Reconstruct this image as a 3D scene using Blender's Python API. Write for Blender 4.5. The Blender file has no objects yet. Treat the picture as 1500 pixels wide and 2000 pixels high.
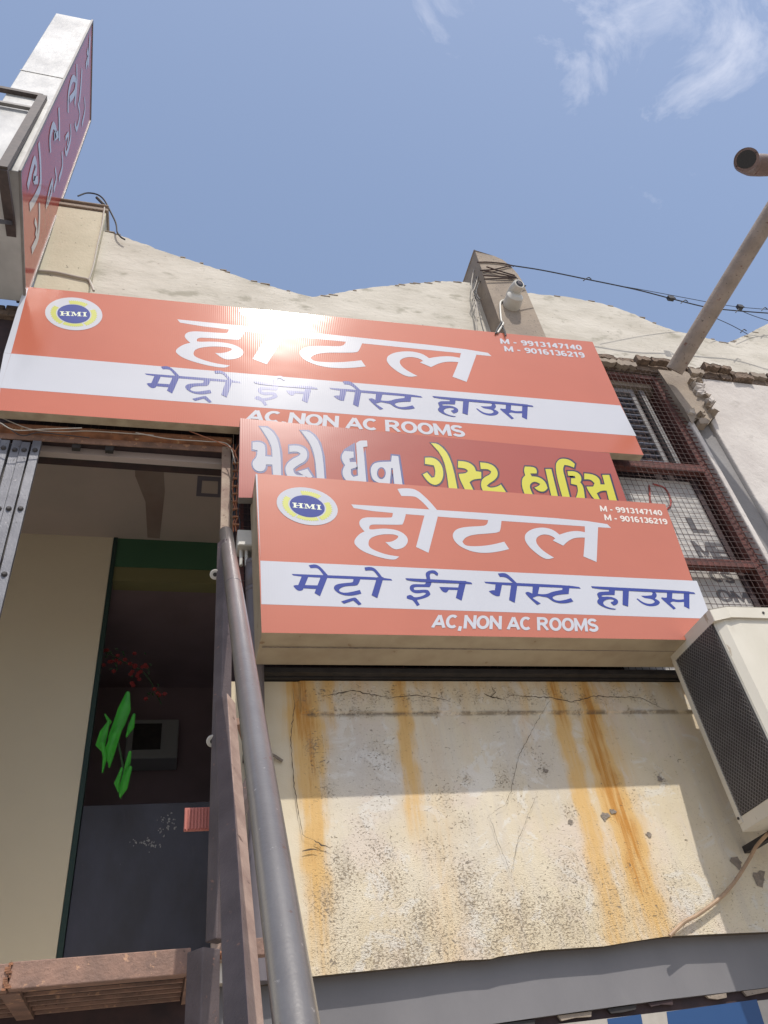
import bpy, math, random
import numpy as np
from mathutils import Vector
from mathutils.geometry import tessellate_polygon
random.seed(7)
rng = np.random.default_rng(7)

# ------------------------------------------------------------------ camera
SC = bpy.context.scene
FPX = 1502.0
_up = np.array([-280, 1750, -1502.]); _up /= np.linalg.norm(_up)
_rt = np.array([5850, -350, -1502.]); _rt -= _up * _rt.dot(_up); _rt /= np.linalg.norm(_rt)
_fw = np.cross(_up, _rt)
RW = np.array([_rt, _fw, _up])          # camera axes -> world
CP = np.array([0.0, -3.0, 1.6])
from mathutils import Matrix
cd = bpy.data.cameras.new('camera')
cam = bpy.data.objects.new('camera', cd)
SC.collection.objects.link(cam)
cd.sensor_fit = 'VERTICAL'; cd.sensor_height = 36.0; cd.lens = FPX / 2000 * 36.0
cd.clip_start = 0.05; cd.clip_end = 2000
cam.matrix_world = Matrix.Translation(CP.tolist()) @ Matrix(RW.tolist()).to_4x4()
SC.camera = cam

# ------------------------------------------------------------------ light
SUN = Vector((0.20, -1.0, 1.60)).normalized()
world = bpy.data.worlds.new('World'); SC.world = world; world.use_nodes = True
wn, wl = world.node_tree.nodes, world.node_tree.links
wn.clear()
wo = wn.new('ShaderNodeOutputWorld'); bg = wn.new('ShaderNodeBackground')
sky = wn.new('ShaderNodeTexSky'); sky.sky_type = 'NISHITA'; sky.sun_disc = False
sky.sun_elevation = math.asin(SUN.z)
sky.sun_rotation = math.atan2(SUN.x, SUN.y)
sky.air_density = 1.0; sky.dust_density = 2.5; sky.ozone_density = 1.0; sky.altitude = 0
bg.inputs['Strength'].default_value = 0.15
SKY_HAZE = (2.55, 3.35, 5.0)      # thin white haze of the hot season, same everywhere
hz = wn.new('ShaderNodeMix'); hz.data_type = 'RGBA'; hz.inputs[0].default_value = 0.30
wl.new(sky.outputs[0], hz.inputs[6]); hz.inputs[7].default_value = (*SKY_HAZE, 1)
tc = wn.new('ShaderNodeTexCoord')
def wmath(op, a, b=None, clamp=False):
    n = wn.new('ShaderNodeMath'); n.operation = op; n.use_clamp = clamp
    for i, v in enumerate((a, b)):
        if v is None: continue
        if isinstance(v, (int, float)): n.inputs[i].default_value = v
        else: wl.new(v, n.inputs[i])
    return n.outputs[0]
noi = wn.new('ShaderNodeTexNoise'); noi.inputs['Scale'].default_value = 8.5
noi.inputs['Detail'].default_value = 9; noi.inputs['Roughness'].default_value = 0.62
noi.inputs['Distortion'].default_value = 0.6
mp_ = wn.new('ShaderNodeMapping'); mp_.inputs['Location'].default_value = (3.3, 1.7, 8.1); wl.new(tc.outputs['Generated'], mp_.inputs['Vector']); wl.new(mp_.outputs[0], noi.inputs['Vector'])
nz2 = wn.new('ShaderNodeTexNoise'); nz2.inputs['Scale'].default_value = 1.7; nz2.inputs['Detail'].default_value = 3
wl.new(tc.outputs['Generated'], nz2.inputs['Vector'])
def ray(px, py):
    d = np.array([px - 750, -(py - 1000), -FPX]); d /= np.linalg.norm(d); return RW @ d
mask = None
for (px, py, k, amp) in ((1300, 20, 60, 1.0), (870, -10, 160, 0.62), (1440, 50, 220, .85), (30, 110, 200, .5), (1275, 130, 300, .8), (1900, -300, 10, .9)):
    d = ray(px, py)
    vm = wn.new('ShaderNodeVectorMath'); vm.operation = 'DOT_PRODUCT'
    wl.new(tc.outputs['Generated'], vm.inputs[0]); vm.inputs[1].default_value = d.tolist()
    g = wmath('MULTIPLY', wmath('EXPONENT', wmath('MULTIPLY', wmath('SUBTRACT', vm.outputs['Value'], 1.0), float(k))), amp)
    mask = g if mask is None else wmath('MAXIMUM', mask, g)
cl = wmath('MULTIPLY', wmath('SUBTRACT', wmath('ADD', noi.outputs['Fac'], wmath('MULTIPLY', mask, 0.42)), 0.825), 3.2, True)
cl = wmath('MULTIPLY', cl, 0.62)
cm = wn.new('ShaderNodeMix'); cm.data_type = 'RGBA'
wl.new(cl, cm.inputs[0]); wl.new(hz.outputs[2], cm.inputs[6]); cm.inputs[7].default_value = (6.3, 6.3, 6.8, 1)
wl.new(cm.outputs[2], bg.inputs['Color']); wl.new(bg.outputs[0], wo.inputs['Surface'])

sd = bpy.data.lights.new('sun', 'SUN'); sd.energy = 3.2; sd.angle = math.radians(0.53); sd.color = (1.0, 0.95, 0.87)
sun = bpy.data.objects.new('sun', sd); SC.collection.objects.link(sun)
sun.rotation_euler = SUN.to_track_quat('Z', 'Y').to_euler(); sun.location = (0, -5, 12)
SC.view_settings.view_transform = 'Standard'; SC.view_settings.look = 'None'
SC.view_settings.exposure = 0.22; SC.view_settings.gamma = 1
SC.view_settings.use_curve_mapping = False

# ------------------------------------------------------------------ geometry helpers
def P(px, py, y=0.0):                     # the point of the plane at depth y seen at a photo pixel
    d = ray(px, py); return CP + d * (y - CP[1]) / d[1]
def PX(px, py, x):
    d = ray(px, py); return CP + d * (x - CP[0]) / d[0]
def PD(px, py, dist):
    return CP + dist * ray(px, py)
ORG = {}
def link(o, parent, loc):
    SC.collection.objects.link(o)
    if parent is not None:
        o.parent = parent; o.location = (Vector(loc) - ORG[parent.name])
    else: o.location = loc
    ORG[o.name] = Vector(loc)
    return o
def tag(o, label=None, cat=None, group=None, kind=None):
    if label: o['label'] = label
    if cat: o['category'] = cat
    if group: o['group'] = group
    if kind: o['kind'] = kind
    return o
def thing(name, loc, label, cat, group=None):
    o = bpy.data.objects.new(name, None); o.empty_display_size = 0.1
    link(o, None, loc); return tag(o, label, cat, group)
def mesh_ob(name, V, F, mat, parent=None, kind=None, label=None, smooth=False, matidx=None):
    V = np.asarray(V, float)
    c = (V.min(0) + V.max(0)) / 2
    me = bpy.data.meshes.new(name)
    me.from_pydata((V - c).tolist(), [], F)
    for m in (mat if isinstance(mat, (list, tuple)) else [mat]): me.materials.append(m)
    if matidx is not None:
        for p, i in zip(me.polygons, matidx): p.material_index = i
    if smooth:
        for p in me.polygons: p.use_smooth = True
    me.update()
    o = bpy.data.objects.new(name, me); link(o, parent, c.tolist())
    if kind: o['kind'] = kind
    if label: o['label'] = label
    return o
def inst(proto, offset, parent=None):      # another copy that shares its mesh
    o = proto.copy(); SC.collection.objects.link(o)
    par = parent if parent is not None else proto.parent
    w = ORG[proto.name] + Vector(offset)
    if par is not None:
        o.parent = par; o.location = w - ORG[par.name]
    else: o.location = w
    ORG[o.name] = w
    return o
class MB:
    def __init__(s): s.V = []; s.F = []; s.M = []
    def add(s, V, F, m=0):
        b = len(s.V); s.V += [list(map(float, v)) for v in V]
        s.F += [[i + b for i in f] for f in F]; s.M += [m] * len(F); return s
    def box(s, a, b, m=0):
        x0, y0, z0 = a; x1, y1, z1 = b
        V = [(x0,y0,z0),(x1,y0,z0),(x1,y1,z0),(x0,y1,z0),(x0,y0,z1),(x1,y0,z1),(x1,y1,z1),(x0,y1,z1)]
        return s.add(V, BOXF, m)
    def hexa(s, bottom, top, m=0): return s.add(list(bottom) + list(top), BOXF, m)
    def bar(s, p, q, w, h=None, roll=0.0, m=0, mside=None):   # square bar p->q
        h = h or w
        p, q = Vector(p), Vector(q); d = (q - p).normalized()
        up = Vector((0, 0, 1)) if abs(d.z) < 0.95 else Vector((0, 1, 0))
        a = d.cross(up).normalized(); b = d.cross(a).normalized()
        c, si = math.cos(roll), math.sin(roll)
        a, b = a * c + b * si, -a * si + b * c
        V = []
        for o in (p, q):
            for sx, sy in ((-1,-1),(1,-1),(1,1),(-1,1)): V.append(o + a * sx * w / 2 + b * sy * h / 2)
        b0 = len(s.F); s.add(V, BOXF, m)
        return s
    def tube(s, path, r, n=12, m=0, caps=True, closed=False):
        path = [Vector(p) for p in path]; N = len(path)
        rs = r if isinstance(r, (list, tuple)) else [r] * N
        V = []; prev = None
        for i, p in enumerate(path):
            t = (path[min(i+1, N-1)] - path[max(i-1, 0)])
            t = t.normalized() if t.length > 1e-9 else Vector((0,0,1))
            if prev is None:
                ref = Vector((0,0,1)) if abs(t.z) < 0.9 else Vector((1,0,0)); a = t.cross(ref).normalized()
            else:
                a = prev - t * prev.dot(t); a.normalize()
            prev = a; b = t.cross(a)
            for k in range(n):
                th = 2 * math.pi * k / n
                V.append(p + a * math.cos(th) * rs[i] + b * math.sin(th) * rs[i])
        F = []
        for i in range(N - 1):
            for k in range(n):
                k2 = (k + 1) % n
                F.append((i*n+k, i*n+k2, (i+1)*n+k2, (i+1)*n+k))
        if caps: F.append(tuple(range(n-1, -1, -1))); F.append(tuple((N-1)*n + k for k in range(n)))
        return s.add(V, F, m)
    def prism(s, poly, offset, m=0):       # closed polygon (3D points) extruded by offset
        poly = [Vector(p) for p in poly]; n = len(poly); off = Vector(offset)
        tri = tessellate_polygon([poly])
        V = poly + [p + off for p in poly]
        F = [tuple(t) for t in tri] + [tuple(i + n for i in reversed(t)) for t in tri]
        F += [(i, (i+1) % n, (i+1) % n + n, i + n) for i in range(n)]
        return s.add(V, F, m)
    def flat(s, poly, m=0):
        poly = [Vector(p) for p in poly]
        return s.add(poly, [tuple(t) for t in tessellate_polygon([poly])], m)
    def build(s, name, mat, parent=None, **k):
        if 'matidx' not in k and isinstance(mat, (list, tuple)): k['matidx'] = s.M
        return mesh_ob(name, s.V, s.F, mat, parent, **k)
BOXF = [(0,3,2,1),(4,5,6,7),(0,1,5,4),(1,2,6,5),(2,3,7,6),(3,0,4,7)]
def bevel(o, w=0.003, seg=2):
    md = o.modifiers.new('bevel', 'BEVEL'); md.width = w; md.segments = seg; md.limit_method = 'ANGLE'; md.angle_limit = math.radians(40)
    return o
def smooth_path(pts, n=6):
    pts = [Vector(p) for p in pts]
    ext = [pts[0]*2 - pts[1]] + pts + [pts[-1]*2 - pts[-2]]
    out = []
    for i in range(1, len(ext) - 2):
        p0, p1, p2, p3 = ext[i-1:i+3]
        for k in range(n):
            t = k / n
            out.append(0.5 * ((2*p1) + (p2-p0)*t + (2*p0-5*p1+4*p2-p3)*t*t + (3*p1-p0-3*p2+p3)*t**3))
    out.append(pts[-1]); return out

# ------------------------------------------------------------------ materials
def mat(name, c1, c2=None, scale=6.0, rough=0.8, metal=0.0, bump=0.0, bscale=60.0, spots=None, spec=0.5,
        stretch=(1, 1, 1), detail=6, sharp=1.0, coat=0.0, spots2=None):
    m = bpy.data.materials.new(name); m.use_nodes = True
    N, L = m.node_tree.nodes, m.node_tree.links
    bs = N['Principled BSDF']
    bs.inputs['Roughness'].default_value = rough; bs.inputs['Metallic'].default_value = metal
    bs.inputs['Specular IOR Level'].default_value = spec
    if coat: bs.inputs['Coat Weight'].default_value = coat; bs.inputs['Coat Roughness'].default_value = 0.24
    geo = N.new('ShaderNodeNewGeometry'); mp = N.new('ShaderNodeMapping'); mp.inputs['Scale'].default_value = stretch
    L.new(geo.outputs['Position'], mp.inputs['Vector'])
    col = None
    def mixc(fac, a, b):
        x = N.new('ShaderNodeMix'); x.data_type = 'RGBA'
        L.new(fac, x.inputs[0])
        if isinstance(a, tuple): x.inputs[6].default_value = (*a, 1)
        else: L.new(a, x.inputs[6])
        x.inputs[7].default_value = (*b, 1); return x.outputs[2]
    def noise(sc, det=6, ro=0.55):
        n = N.new('ShaderNodeTexNoise'); n.inputs['Scale'].default_value = sc; n.inputs['Detail'].default_value = det
        n.inputs['Roughness'].default_value = ro; L.new(mp.outputs[0], n.inputs['Vector']); return n.outputs['Fac']
    def ramp(v, lo, hi):
        r = N.new('ShaderNodeMapRange'); r.inputs[1].default_value = lo; r.inputs[2].default_value = hi
        r.interpolation_type = 'SMOOTHSTEP'; L.new(v, r.inputs[0]); return r.outputs[0]
    if c2:
        w = 0.22 / sharp
        col = mixc(ramp(noise(scale, detail), 0.5 - w, 0.5 + w), c1, c2)
    else: col = c1
    for s in (spots, spots2):
        if s:
            sc, thr, sw, sc_col = s
            col = mixc(ramp(noise(sc, 5, 0.6), thr, thr + sw), col, sc_col)
    if isinstance(col, tuple): bs.inputs['Base Color'].default_value = (*col, 1)
    else: L.new(col, bs.inputs['Base Color'])
    if bump:
        b = N.new('ShaderNodeBump'); b.inputs['Strength'].default_value = bump; b.inputs['Distance'].default_value = 0.01
        L.new(noise(bscale, 6, 0.6), b.inputs['Height']); L.new(b.outputs[0], bs.inputs['Normal'])
    return m
M = {}
M['parapet'] = mat('weathered_limewash', (.58,.54,.47), (.45,.415,.35), 3.2, .92, bump=.45, bscale=22, spots=(34, .635, .06, (.24,.21,.17)), spots2=(5.5, .54, .14, (.34,.315,.255)), stretch=(.7,1,1.5))
M['pilaster_cream'] = mat('cream_pilaster_paint', (.54,.49,.37), (.45,.41,.30), 3.0, .9, bump=.35, bscale=40, spots=(30, .66, .04, (.2,.18,.14)))
M['concrete'] = mat('grey_brown_concrete', (.33,.27,.21), (.25,.205,.165), 5.0, .93, bump=.5, bscale=50, spots=(50, .62, .06, (.14,.12,.10)))
M['recess'] = mat('recess_grey', (.25,.24,.235), (.20,.19,.185), 4, .9, bump=.3)
M['broken'] = mat('broken_brick_mortar', (.23,.165,.12), (.14,.10,.075), 22, .95, bump=1.0, bscale=70, spots=(60, .58, .05, (.07,.055,.045)))
M['right_wall'] = mat('pale_rendered_wall', (.58,.54,.50), (.46,.42,.39), 3.2, .9, bump=.6, bscale=24, spots=(24, .66, .05, (.3,.27,.24)), spots2=(7,.58,.12,(.42,.385,.35)))
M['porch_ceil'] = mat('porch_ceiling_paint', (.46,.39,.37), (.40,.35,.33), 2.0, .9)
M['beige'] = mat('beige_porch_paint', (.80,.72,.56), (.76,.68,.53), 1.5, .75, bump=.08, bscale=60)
M['green'] = mat('dark_green_paint', (.05,.14,.08), None, rough=.6)
M['olive'] = mat('olive_paint', (.20,.19,.09), None, rough=.7)
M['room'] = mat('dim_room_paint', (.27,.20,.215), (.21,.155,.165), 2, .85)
M['rust_beam'] = mat('rusted_steel', (.31,.185,.135), (.18,.115,.09), 13, .8, bump=.4, bscale=90, spots=(28, .6, .06, (.46,.27,.17)), spots2=(70, .66, .04, (.08,.05,.045)))
M['rust_orange'] = mat('orange_rusted_angle', (.38,.17,.085), (.18,.085,.05), 16, .85, bump=.4, bscale=90, spots=(22, .62, .05, (.50,.34,.19)))
M['rust_red'] = mat('red_oxide_paint', (.135,.04,.03), (.08,.032,.028), 30, .8, bump=.3, bscale=120, spots=(60, .62, .06, (.05,.03,.03)))
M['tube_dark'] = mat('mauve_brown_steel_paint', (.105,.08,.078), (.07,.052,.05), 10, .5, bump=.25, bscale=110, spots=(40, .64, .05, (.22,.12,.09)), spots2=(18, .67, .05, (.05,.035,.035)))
M['tube_lit'] = mat('lit_pink_rust_steel', (.35,.25,.20), (.24,.16,.13), 14, .6, bump=.25, bscale=110, spots=(30, .64, .05, (.10,.06,.05)))  # paler rust tone for one tube face, sunlight put into the colour
M['rail'] = mat('grey_painted_pipe', (.13,.121,.115), (.10,.09,.085), 9, .42, metal=.1, coat=1.0, bump=.10, bscale=120, spots=(34, .66, .04, (.10,.06,.045)), spots2=(75, .68, .03, (.24,.22,.21)))
M['drain'] = mat('dark_pvc_pipe', (.15,.13,.138), (.12,.105,.11), 9, .42, spots=(30, .66, .05, (.09,.07,.06)))
M['brown_pipe'] = mat('brown_drain_pipe', (.17,.11,.095), (.12,.08,.07), 15, .5)
M['pole'] = mat('flaked_asbestos_pipe', (.33,.27,.225), (.25,.205,.17), 11, .85, bump=.4, bscale=70, spots=(19, .62, .05, (.19,.10,.075)), spots2=(55, .62, .05, (.14,.11,.09)))
M['gate'] = mat('grey_gate_steel', (.20,.20,.215), (.13,.13,.145), 8, .5, metal=.3, bump=.2, bscale=120, spots=(26, .67, .03, (.42,.40,.40)), spots2=(60, .64, .04, (.06,.055,.05)))
M['gate_dark'] = mat('gate_lattice_steel', (.05,.045,.045), None, rough=.7)
M['black'] = mat('blackened_steel', (.035,.03,.028), (.02,.018,.018), 20, .7)
M['mesh'] = mat('rusty_wire', (.10,.055,.045), (.05,.035,.032), 30, .7)
M['alu'] = mat('aluminium_frame', (.24,.23,.22), (.18,.17,.165), 10, .5, metal=.3)
M['banner'] = mat('faded_banner', (.47,.445,.415), (.34,.325,.31), 8, .7)
M['banner_ink'] = mat('banner_black_print', (.10,.095,.10), None, rough=.7)
M['banner_red'] = mat('banner_red_print', (.36,.06,.05), None, rough=.7)
M['fascia'] = mat('grey_painted_fascia', (.185,.178,.182), (.15,.145,.15), 3.0, .55, bump=.12, bscale=30, spots=(14, .66, .05, (.17,.165,.17)), stretch=(1,1,.4))
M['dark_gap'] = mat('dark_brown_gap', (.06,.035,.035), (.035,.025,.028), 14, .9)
M['silver'] = mat('galvanised_sheet', (.50,.50,.49), (.33,.33,.325), 3, .42, metal=.3, bump=.35, bscale=9, spots=(20, .70, .03, (.3,.25,.2)))
M['steel_frame'] = mat('dark_angle_iron', (.085,.065,.06), (.05,.04,.04), 25, .6)
M['ac'] = mat('cream_ac_casing', (.62,.58,.49), (.54,.50,.41), 4, .45, bump=.08, bscale=30, spots=(22, .66, .06, (.40,.33,.24)), spots2=(5, .60, .15, (.46,.41,.33)), stretch=(1,1,.4))
M['ac_fin'] = mat('dark_coil_fins', (.075,.068,.068), (.10,.09,.085), 60, .5, metal=.4)
M['white_pl'] = mat('white_plastic', (.55,.53,.48), (.47,.455,.41), 9, .45)
M['ivory_under'] = mat('yellowed_plastic', (.55,.49,.35), None, rough=.5)
M['glassy'] = mat('black_lens', (.01,.01,.012), None, rough=.12)
M['door_blue'] = mat('blue_black_door_paint', (.062,.064,.095), (.04,.038,.05), 4, .5, bump=.1, bscale=60, spots=(30, .70, .04, (.12,.12,.14)), stretch=(1,1,.5))
M['red_pl'] = mat('red_ribbed_plastic', (.42,.13,.10), None, rough=.5)
M['leaf'] = mat('bright_green_leaf', (.035,.36,.03), (.05,.46,.035), 14, .45)
M['leaf_dark'] = mat('dark_leaf', (.04,.10,.04), None, rough=.6)
M['flower'] = mat('dull_red_flower', (.32,.04,.045), None, rough=.7)
M['cable'] = mat('black_cable', (.03,.03,.035), None, rough=.6)
M['wire_lt'] = mat('pale_wire', (.42,.38,.33), None, rough=.6)
M['wire_or'] = mat('orange_brown_wire', (.42,.15,.06), (.25,.09,.05), 30, .6)
M['hose'] = mat('tan_drain_hose', (.40,.27,.17), (.28,.19,.12), 30, .6)
M['floor_tile'] = mat('pale_porch_floor', (.66,.60,.50), (.60,.54,.45), 3, .6)
M['ground'] = mat('dusty_concrete_ground', (.40,.36,.31), (.31,.28,.24), 1.2, .95, bump=.3, bscale=20)
M['crack'] = mat('dark_crack', (.09,.07,.05), None, rough=1.0)
M['chip'] = mat('bare_cement_patch', (.30,.25,.20), (.20,.17,.14), 60, .95, bump=.6, bscale=120)
M['blue_print'] = mat('blue_shop_board_print', (.015,.06,.17), None, rough=.45)
M['pale_print'] = mat('pale_shop_board', (.42,.385,.34), (.33,.30,.26), 9, .6)

def print_mat(name, c, rough=0.30, ribs=True):
    m = bpy.data.materials.new(name); m.use_nodes = True
    N, L = m.node_tree.nodes, m.node_tree.links; bs = N['Principled BSDF']
    geo = N.new('ShaderNodeNewGeometry')
    n = N.new('ShaderNodeTexNoise'); n.inputs['Scale'].default_value = 1.6; n.inputs['Detail'].default_value = 4
    L.new(geo.outputs['Position'], n.inputs['Vector'])
    x = N.new('ShaderNodeMix'); x.data_type = 'RGBA'; L.new(n.outputs['Fac'], x.inputs[0])
    x.inputs[6].default_value = (*[v * 0.90 for v in c], 1); x.inputs[7].default_value = (*[min(1, v * 1.08) for v in c], 1)
    L.new(x.outputs[2], bs.inputs['Base Color'])
    bs.inputs['Roughness'].default_value = rough; bs.inputs['Specular IOR Level'].default_value = 0.34
    w = N.new('ShaderNodeTexWave'); w.wave_type = 'BANDS'; w.bands_direction = 'X'; w.inputs['Scale'].default_value = 26.0
    L.new(geo.outputs['Position'], w.inputs['Vector'])
    n2 = N.new('ShaderNodeTexNoise'); n2.inputs['Scale'].default_value = 2.2; L.new(geo.outputs['Position'], n2.inputs['Vector'])
    b1 = N.new('ShaderNodeBump'); b1.inputs['Strength'].default_value = 0.085; b1.inputs['Distance'].default_value = 0.0012
    L.new(w.outputs['Fac'], b1.inputs['Height'])
    b2 = N.new('ShaderNodeBump'); b2.inputs['Strength'].default_value = 0.12; b2.inputs['Distance'].default_value = 0.02
    L.new(n2.outputs['Fac'], b2.inputs['Height']); L.new(b1.outputs[0], b2.inputs['Normal']); L.new(b2.outputs[0], bs.inputs['Normal'])
    return m
M['p_red'] = print_mat('vermilion_flex_print', (.46,.14,.090), .10)
M['p_red3'] = print_mat('orange_red_flex_print', (.45,.150,.100), .24)
M['p_red2'] = print_mat('brick_red_flex_print', (.33,.085,.066), .22)
M['p_white'] = print_mat('white_flex_print', (.50,.51,.55), .12)
M['p_blue'] = print_mat('royal_blue_flex_print', (.042,.06,.25), .17)
M['p_gold'] = print_mat('yellow_green_flex_print', (.42,.44,.07), .4)
M['p_yellow'] = print_mat('yellow_flex_print', (.50,.47,.045), .4)
M['p_outline'] = print_mat('navy_outline_print', (.03,.025,.06), .4)

# ------------------------------------------------------------------ setting: ground
g = MB(); g.add([(-400,-400,0),(400,-400,0),(400,400,0),(-400,400,0)], [(0,1,2,3)])
tag(g.build('ground', M['ground']), kind='structure')

# ------------------------------------------------------------------ the building
B = thing('guest_house_building', (1.0, 0, 0), 'cream plastered building front with scalloped parapet, rust-stained wall and recessed doorway', 'building')
ZB_PTS = [P(*q)[[0, 2]] for q in ((520,1922),(600,1908),(700,1898),(800,1888),(900,1876),(960,1873),(975,1868),(1060,1856),(1180,1848),(1240,1838),(1300,1829),(1400,1824),(1500,1820),(1700,1806))]
zbx = np.array([p[0] for p in ZB_PTS]); zbz = np.array([p[1] for p in ZB_PTS])
def zbot(x): return float(np.interp(x, zbx, zbz))
# stained plaster wall with hand-placed stains carried as attributes
X0, X1, ZT = 0.225, 3.62, 3.262
nx, nz = 400, 132
xs = np.linspace(X0, X1, nx)
V = []; U = []
for j in range(nz):
    for i in range(nx):
        x = xs[i]; zb = zbot(x); z = zb + (ZT - zb) * j / (nz - 1)
        y = 0.0
        if z > 3.108 and x > 0.52: y = -0.009
        V.append((x, y, z))
V = np.array(V)
def streak(pts):       # (px, py, half-width px, strength)
    c = [(P(a, b)[0], P(a, b)[2], w * 0.0033, s * .86) for a, b, w, s in pts]
    c.sort(key=lambda q: q[1]); c = np.array(c)
    z = V[:, 2] + 0.0
    cx = np.interp(z, c[:, 1], c[:, 0]); w = np.interp(z, c[:, 1], c[:, 2]); s = np.interp(z, c[:, 1], c[:, 3])
    wob = 0.006 * np.sin(z * 23 + c[0, 0] * 40) + 0.004 * np.sin(z * 61 + c[0, 0] * 17)
    d = (V[:, 0] - cx - wob) / w
    return s * (.8 * np.exp(-np.abs(d) ** 2.6) + .2 * np.exp(-(d / 2.1) ** 2))
rust = np.zeros(len(V))
for st in ([(582,1335,16,.95),(600,1420,22,.95),(606,1500,18,.7),(612,1600,15,.55),(614,1660,13,.8),(622,1750,17,.45),(632,1890,16,.25)],
           [(640,1335,10,.6),(645,1400,10,.35),(650,1470,8,.0)],
           [(778,1335,9,.8),(795,1450,12,.6),(808,1560,14,.45),(820,1680,16,.12),(828,1760,16,0)],
           [(1078,1335,9,.9),(1102,1420,12,.7),(1138,1560,14,.55),(1168,1680,17,.5),(1208,1830,20,.42)],
           [(1141,1335,8,.9),(1160,1430,16,1.),(1192,1540,21,1.),(1225,1620,20,1.),(1252,1720,18,.85),(1290,1820,22,.4)],
           [(1170,1430,34,.35),(1205,1560,40,.35),(1240,1700,38,.35),(1270,1830,40,.3)],
           [(1018,1335,9,.35),(1030,1440,9,.2),(1040,1520,9,0)],
           [(905,1335,8,.25),(915,1450,9,.1),(920,1520,9,0)],
           [(850,1335,12,.35),(858,1400,12,.1),(862,1440,9,0)],
           [(895,1800,22,.16),(905,1890,22,.2)],
           [(850,1520,24,.16),(880,1870,26,.22)],[(980,1560,22,.05),(1000,1860,26,.16)]):
    rust = np.maximum(rust, streak(st))
# faint ochre along the top
rust = np.maximum(rust, .30 * np.clip((V[:, 2] - 3.10) / .16, 0, 1) * (V[:, 0] > .5) * (0.6 + 0.4 * np.sin(V[:, 0] * 13) * np.sin(V[:, 0] * 31)))
dirt_gain = .9
def blob(lst):
    o = np.zeros(len(V))
    for a, b, r, s in lst:
        p = P(a, b); rr = r * 0.0026
        o = np.maximum(o, s * np.exp(-(((V[:, 0] - p[0]) / rr) ** 2 + ((V[:, 2] - p[2]) / (rr * 1.15)) ** 2)))
    return o
pale = blob([(700,1490,70,.9),(760,1520,60,.8),(1000,1460,60,.6),(1060,1490,60,.6),(860,1500,50,.5),(720,1600,60,.3),(900,1640,80,.35)])
dirt = blob([(670,1700,34,1),(640,1765,30,1),(745,1670,30,.9),(765,1722,30,.9),(825,1790,34,1),(915,1715,34,1),(925,1770,34,1),(985,1790,40,.9),
             (1022,1800,44,.9),(800,1872,40,1),(960,1852,30,.9),(730,1872,24,.9),(612,1455,17,1),(618,1492,14,1),(738,1478,30,.7),(908,1522,12,1),(985,1520,18,1),
             (1060,1502,14,1),(1115,1590,16,1),(1290,1518,13,1),(1105,1800,50,.8),(1062,1780,36,.8),(1120,1705,46,.7),(650,1880,60,.6),(1200,1760,60,.5),
             (636,1545,16,.9),(710,1615,26,.7),(870,1560,34,.6),(905,1605,16,.9),(850,1655,26,.7),(740,1570,26,.5),(1320,1720,30,.5),(1040,1470,14,.8),(1240,1560,30,.5),
             (880,1850,60,.6),(560,1860,40,.4),(600,1760,40,.5),(1010,1560,30,.4),(1330,1790,50,.4)]) * dirt_gain
dirt = np.maximum(dirt, blob([(x_, 1356 + (x_ * 7 % 13), 15, .75) for x_ in range(590, 1300, 34)] + [(x_, 1392, 9, .9) for x_ in (600, 612, 660, 690, 700, 720, 850, 990, 1130, 1230)]))
low = np.clip((2.62 - V[:, 2]) / .40, 0, 1) * np.clip((V[:, 0] - .48) / .12, 0, 1)
stained = np.clip((V[:, 0] - .47) / .08, 0, 1)
groove = np.exp(-((V[:, 2] - 3.105) / .007) ** 2) * np.clip((V[:, 0] - .53) / .03, 0, 1)
F = [(j*nx+i, j*nx+i+1, (j+1)*nx+i+1, (j+1)*nx+i) for j in range(nz-1) for i in range(nx-1)]
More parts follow.
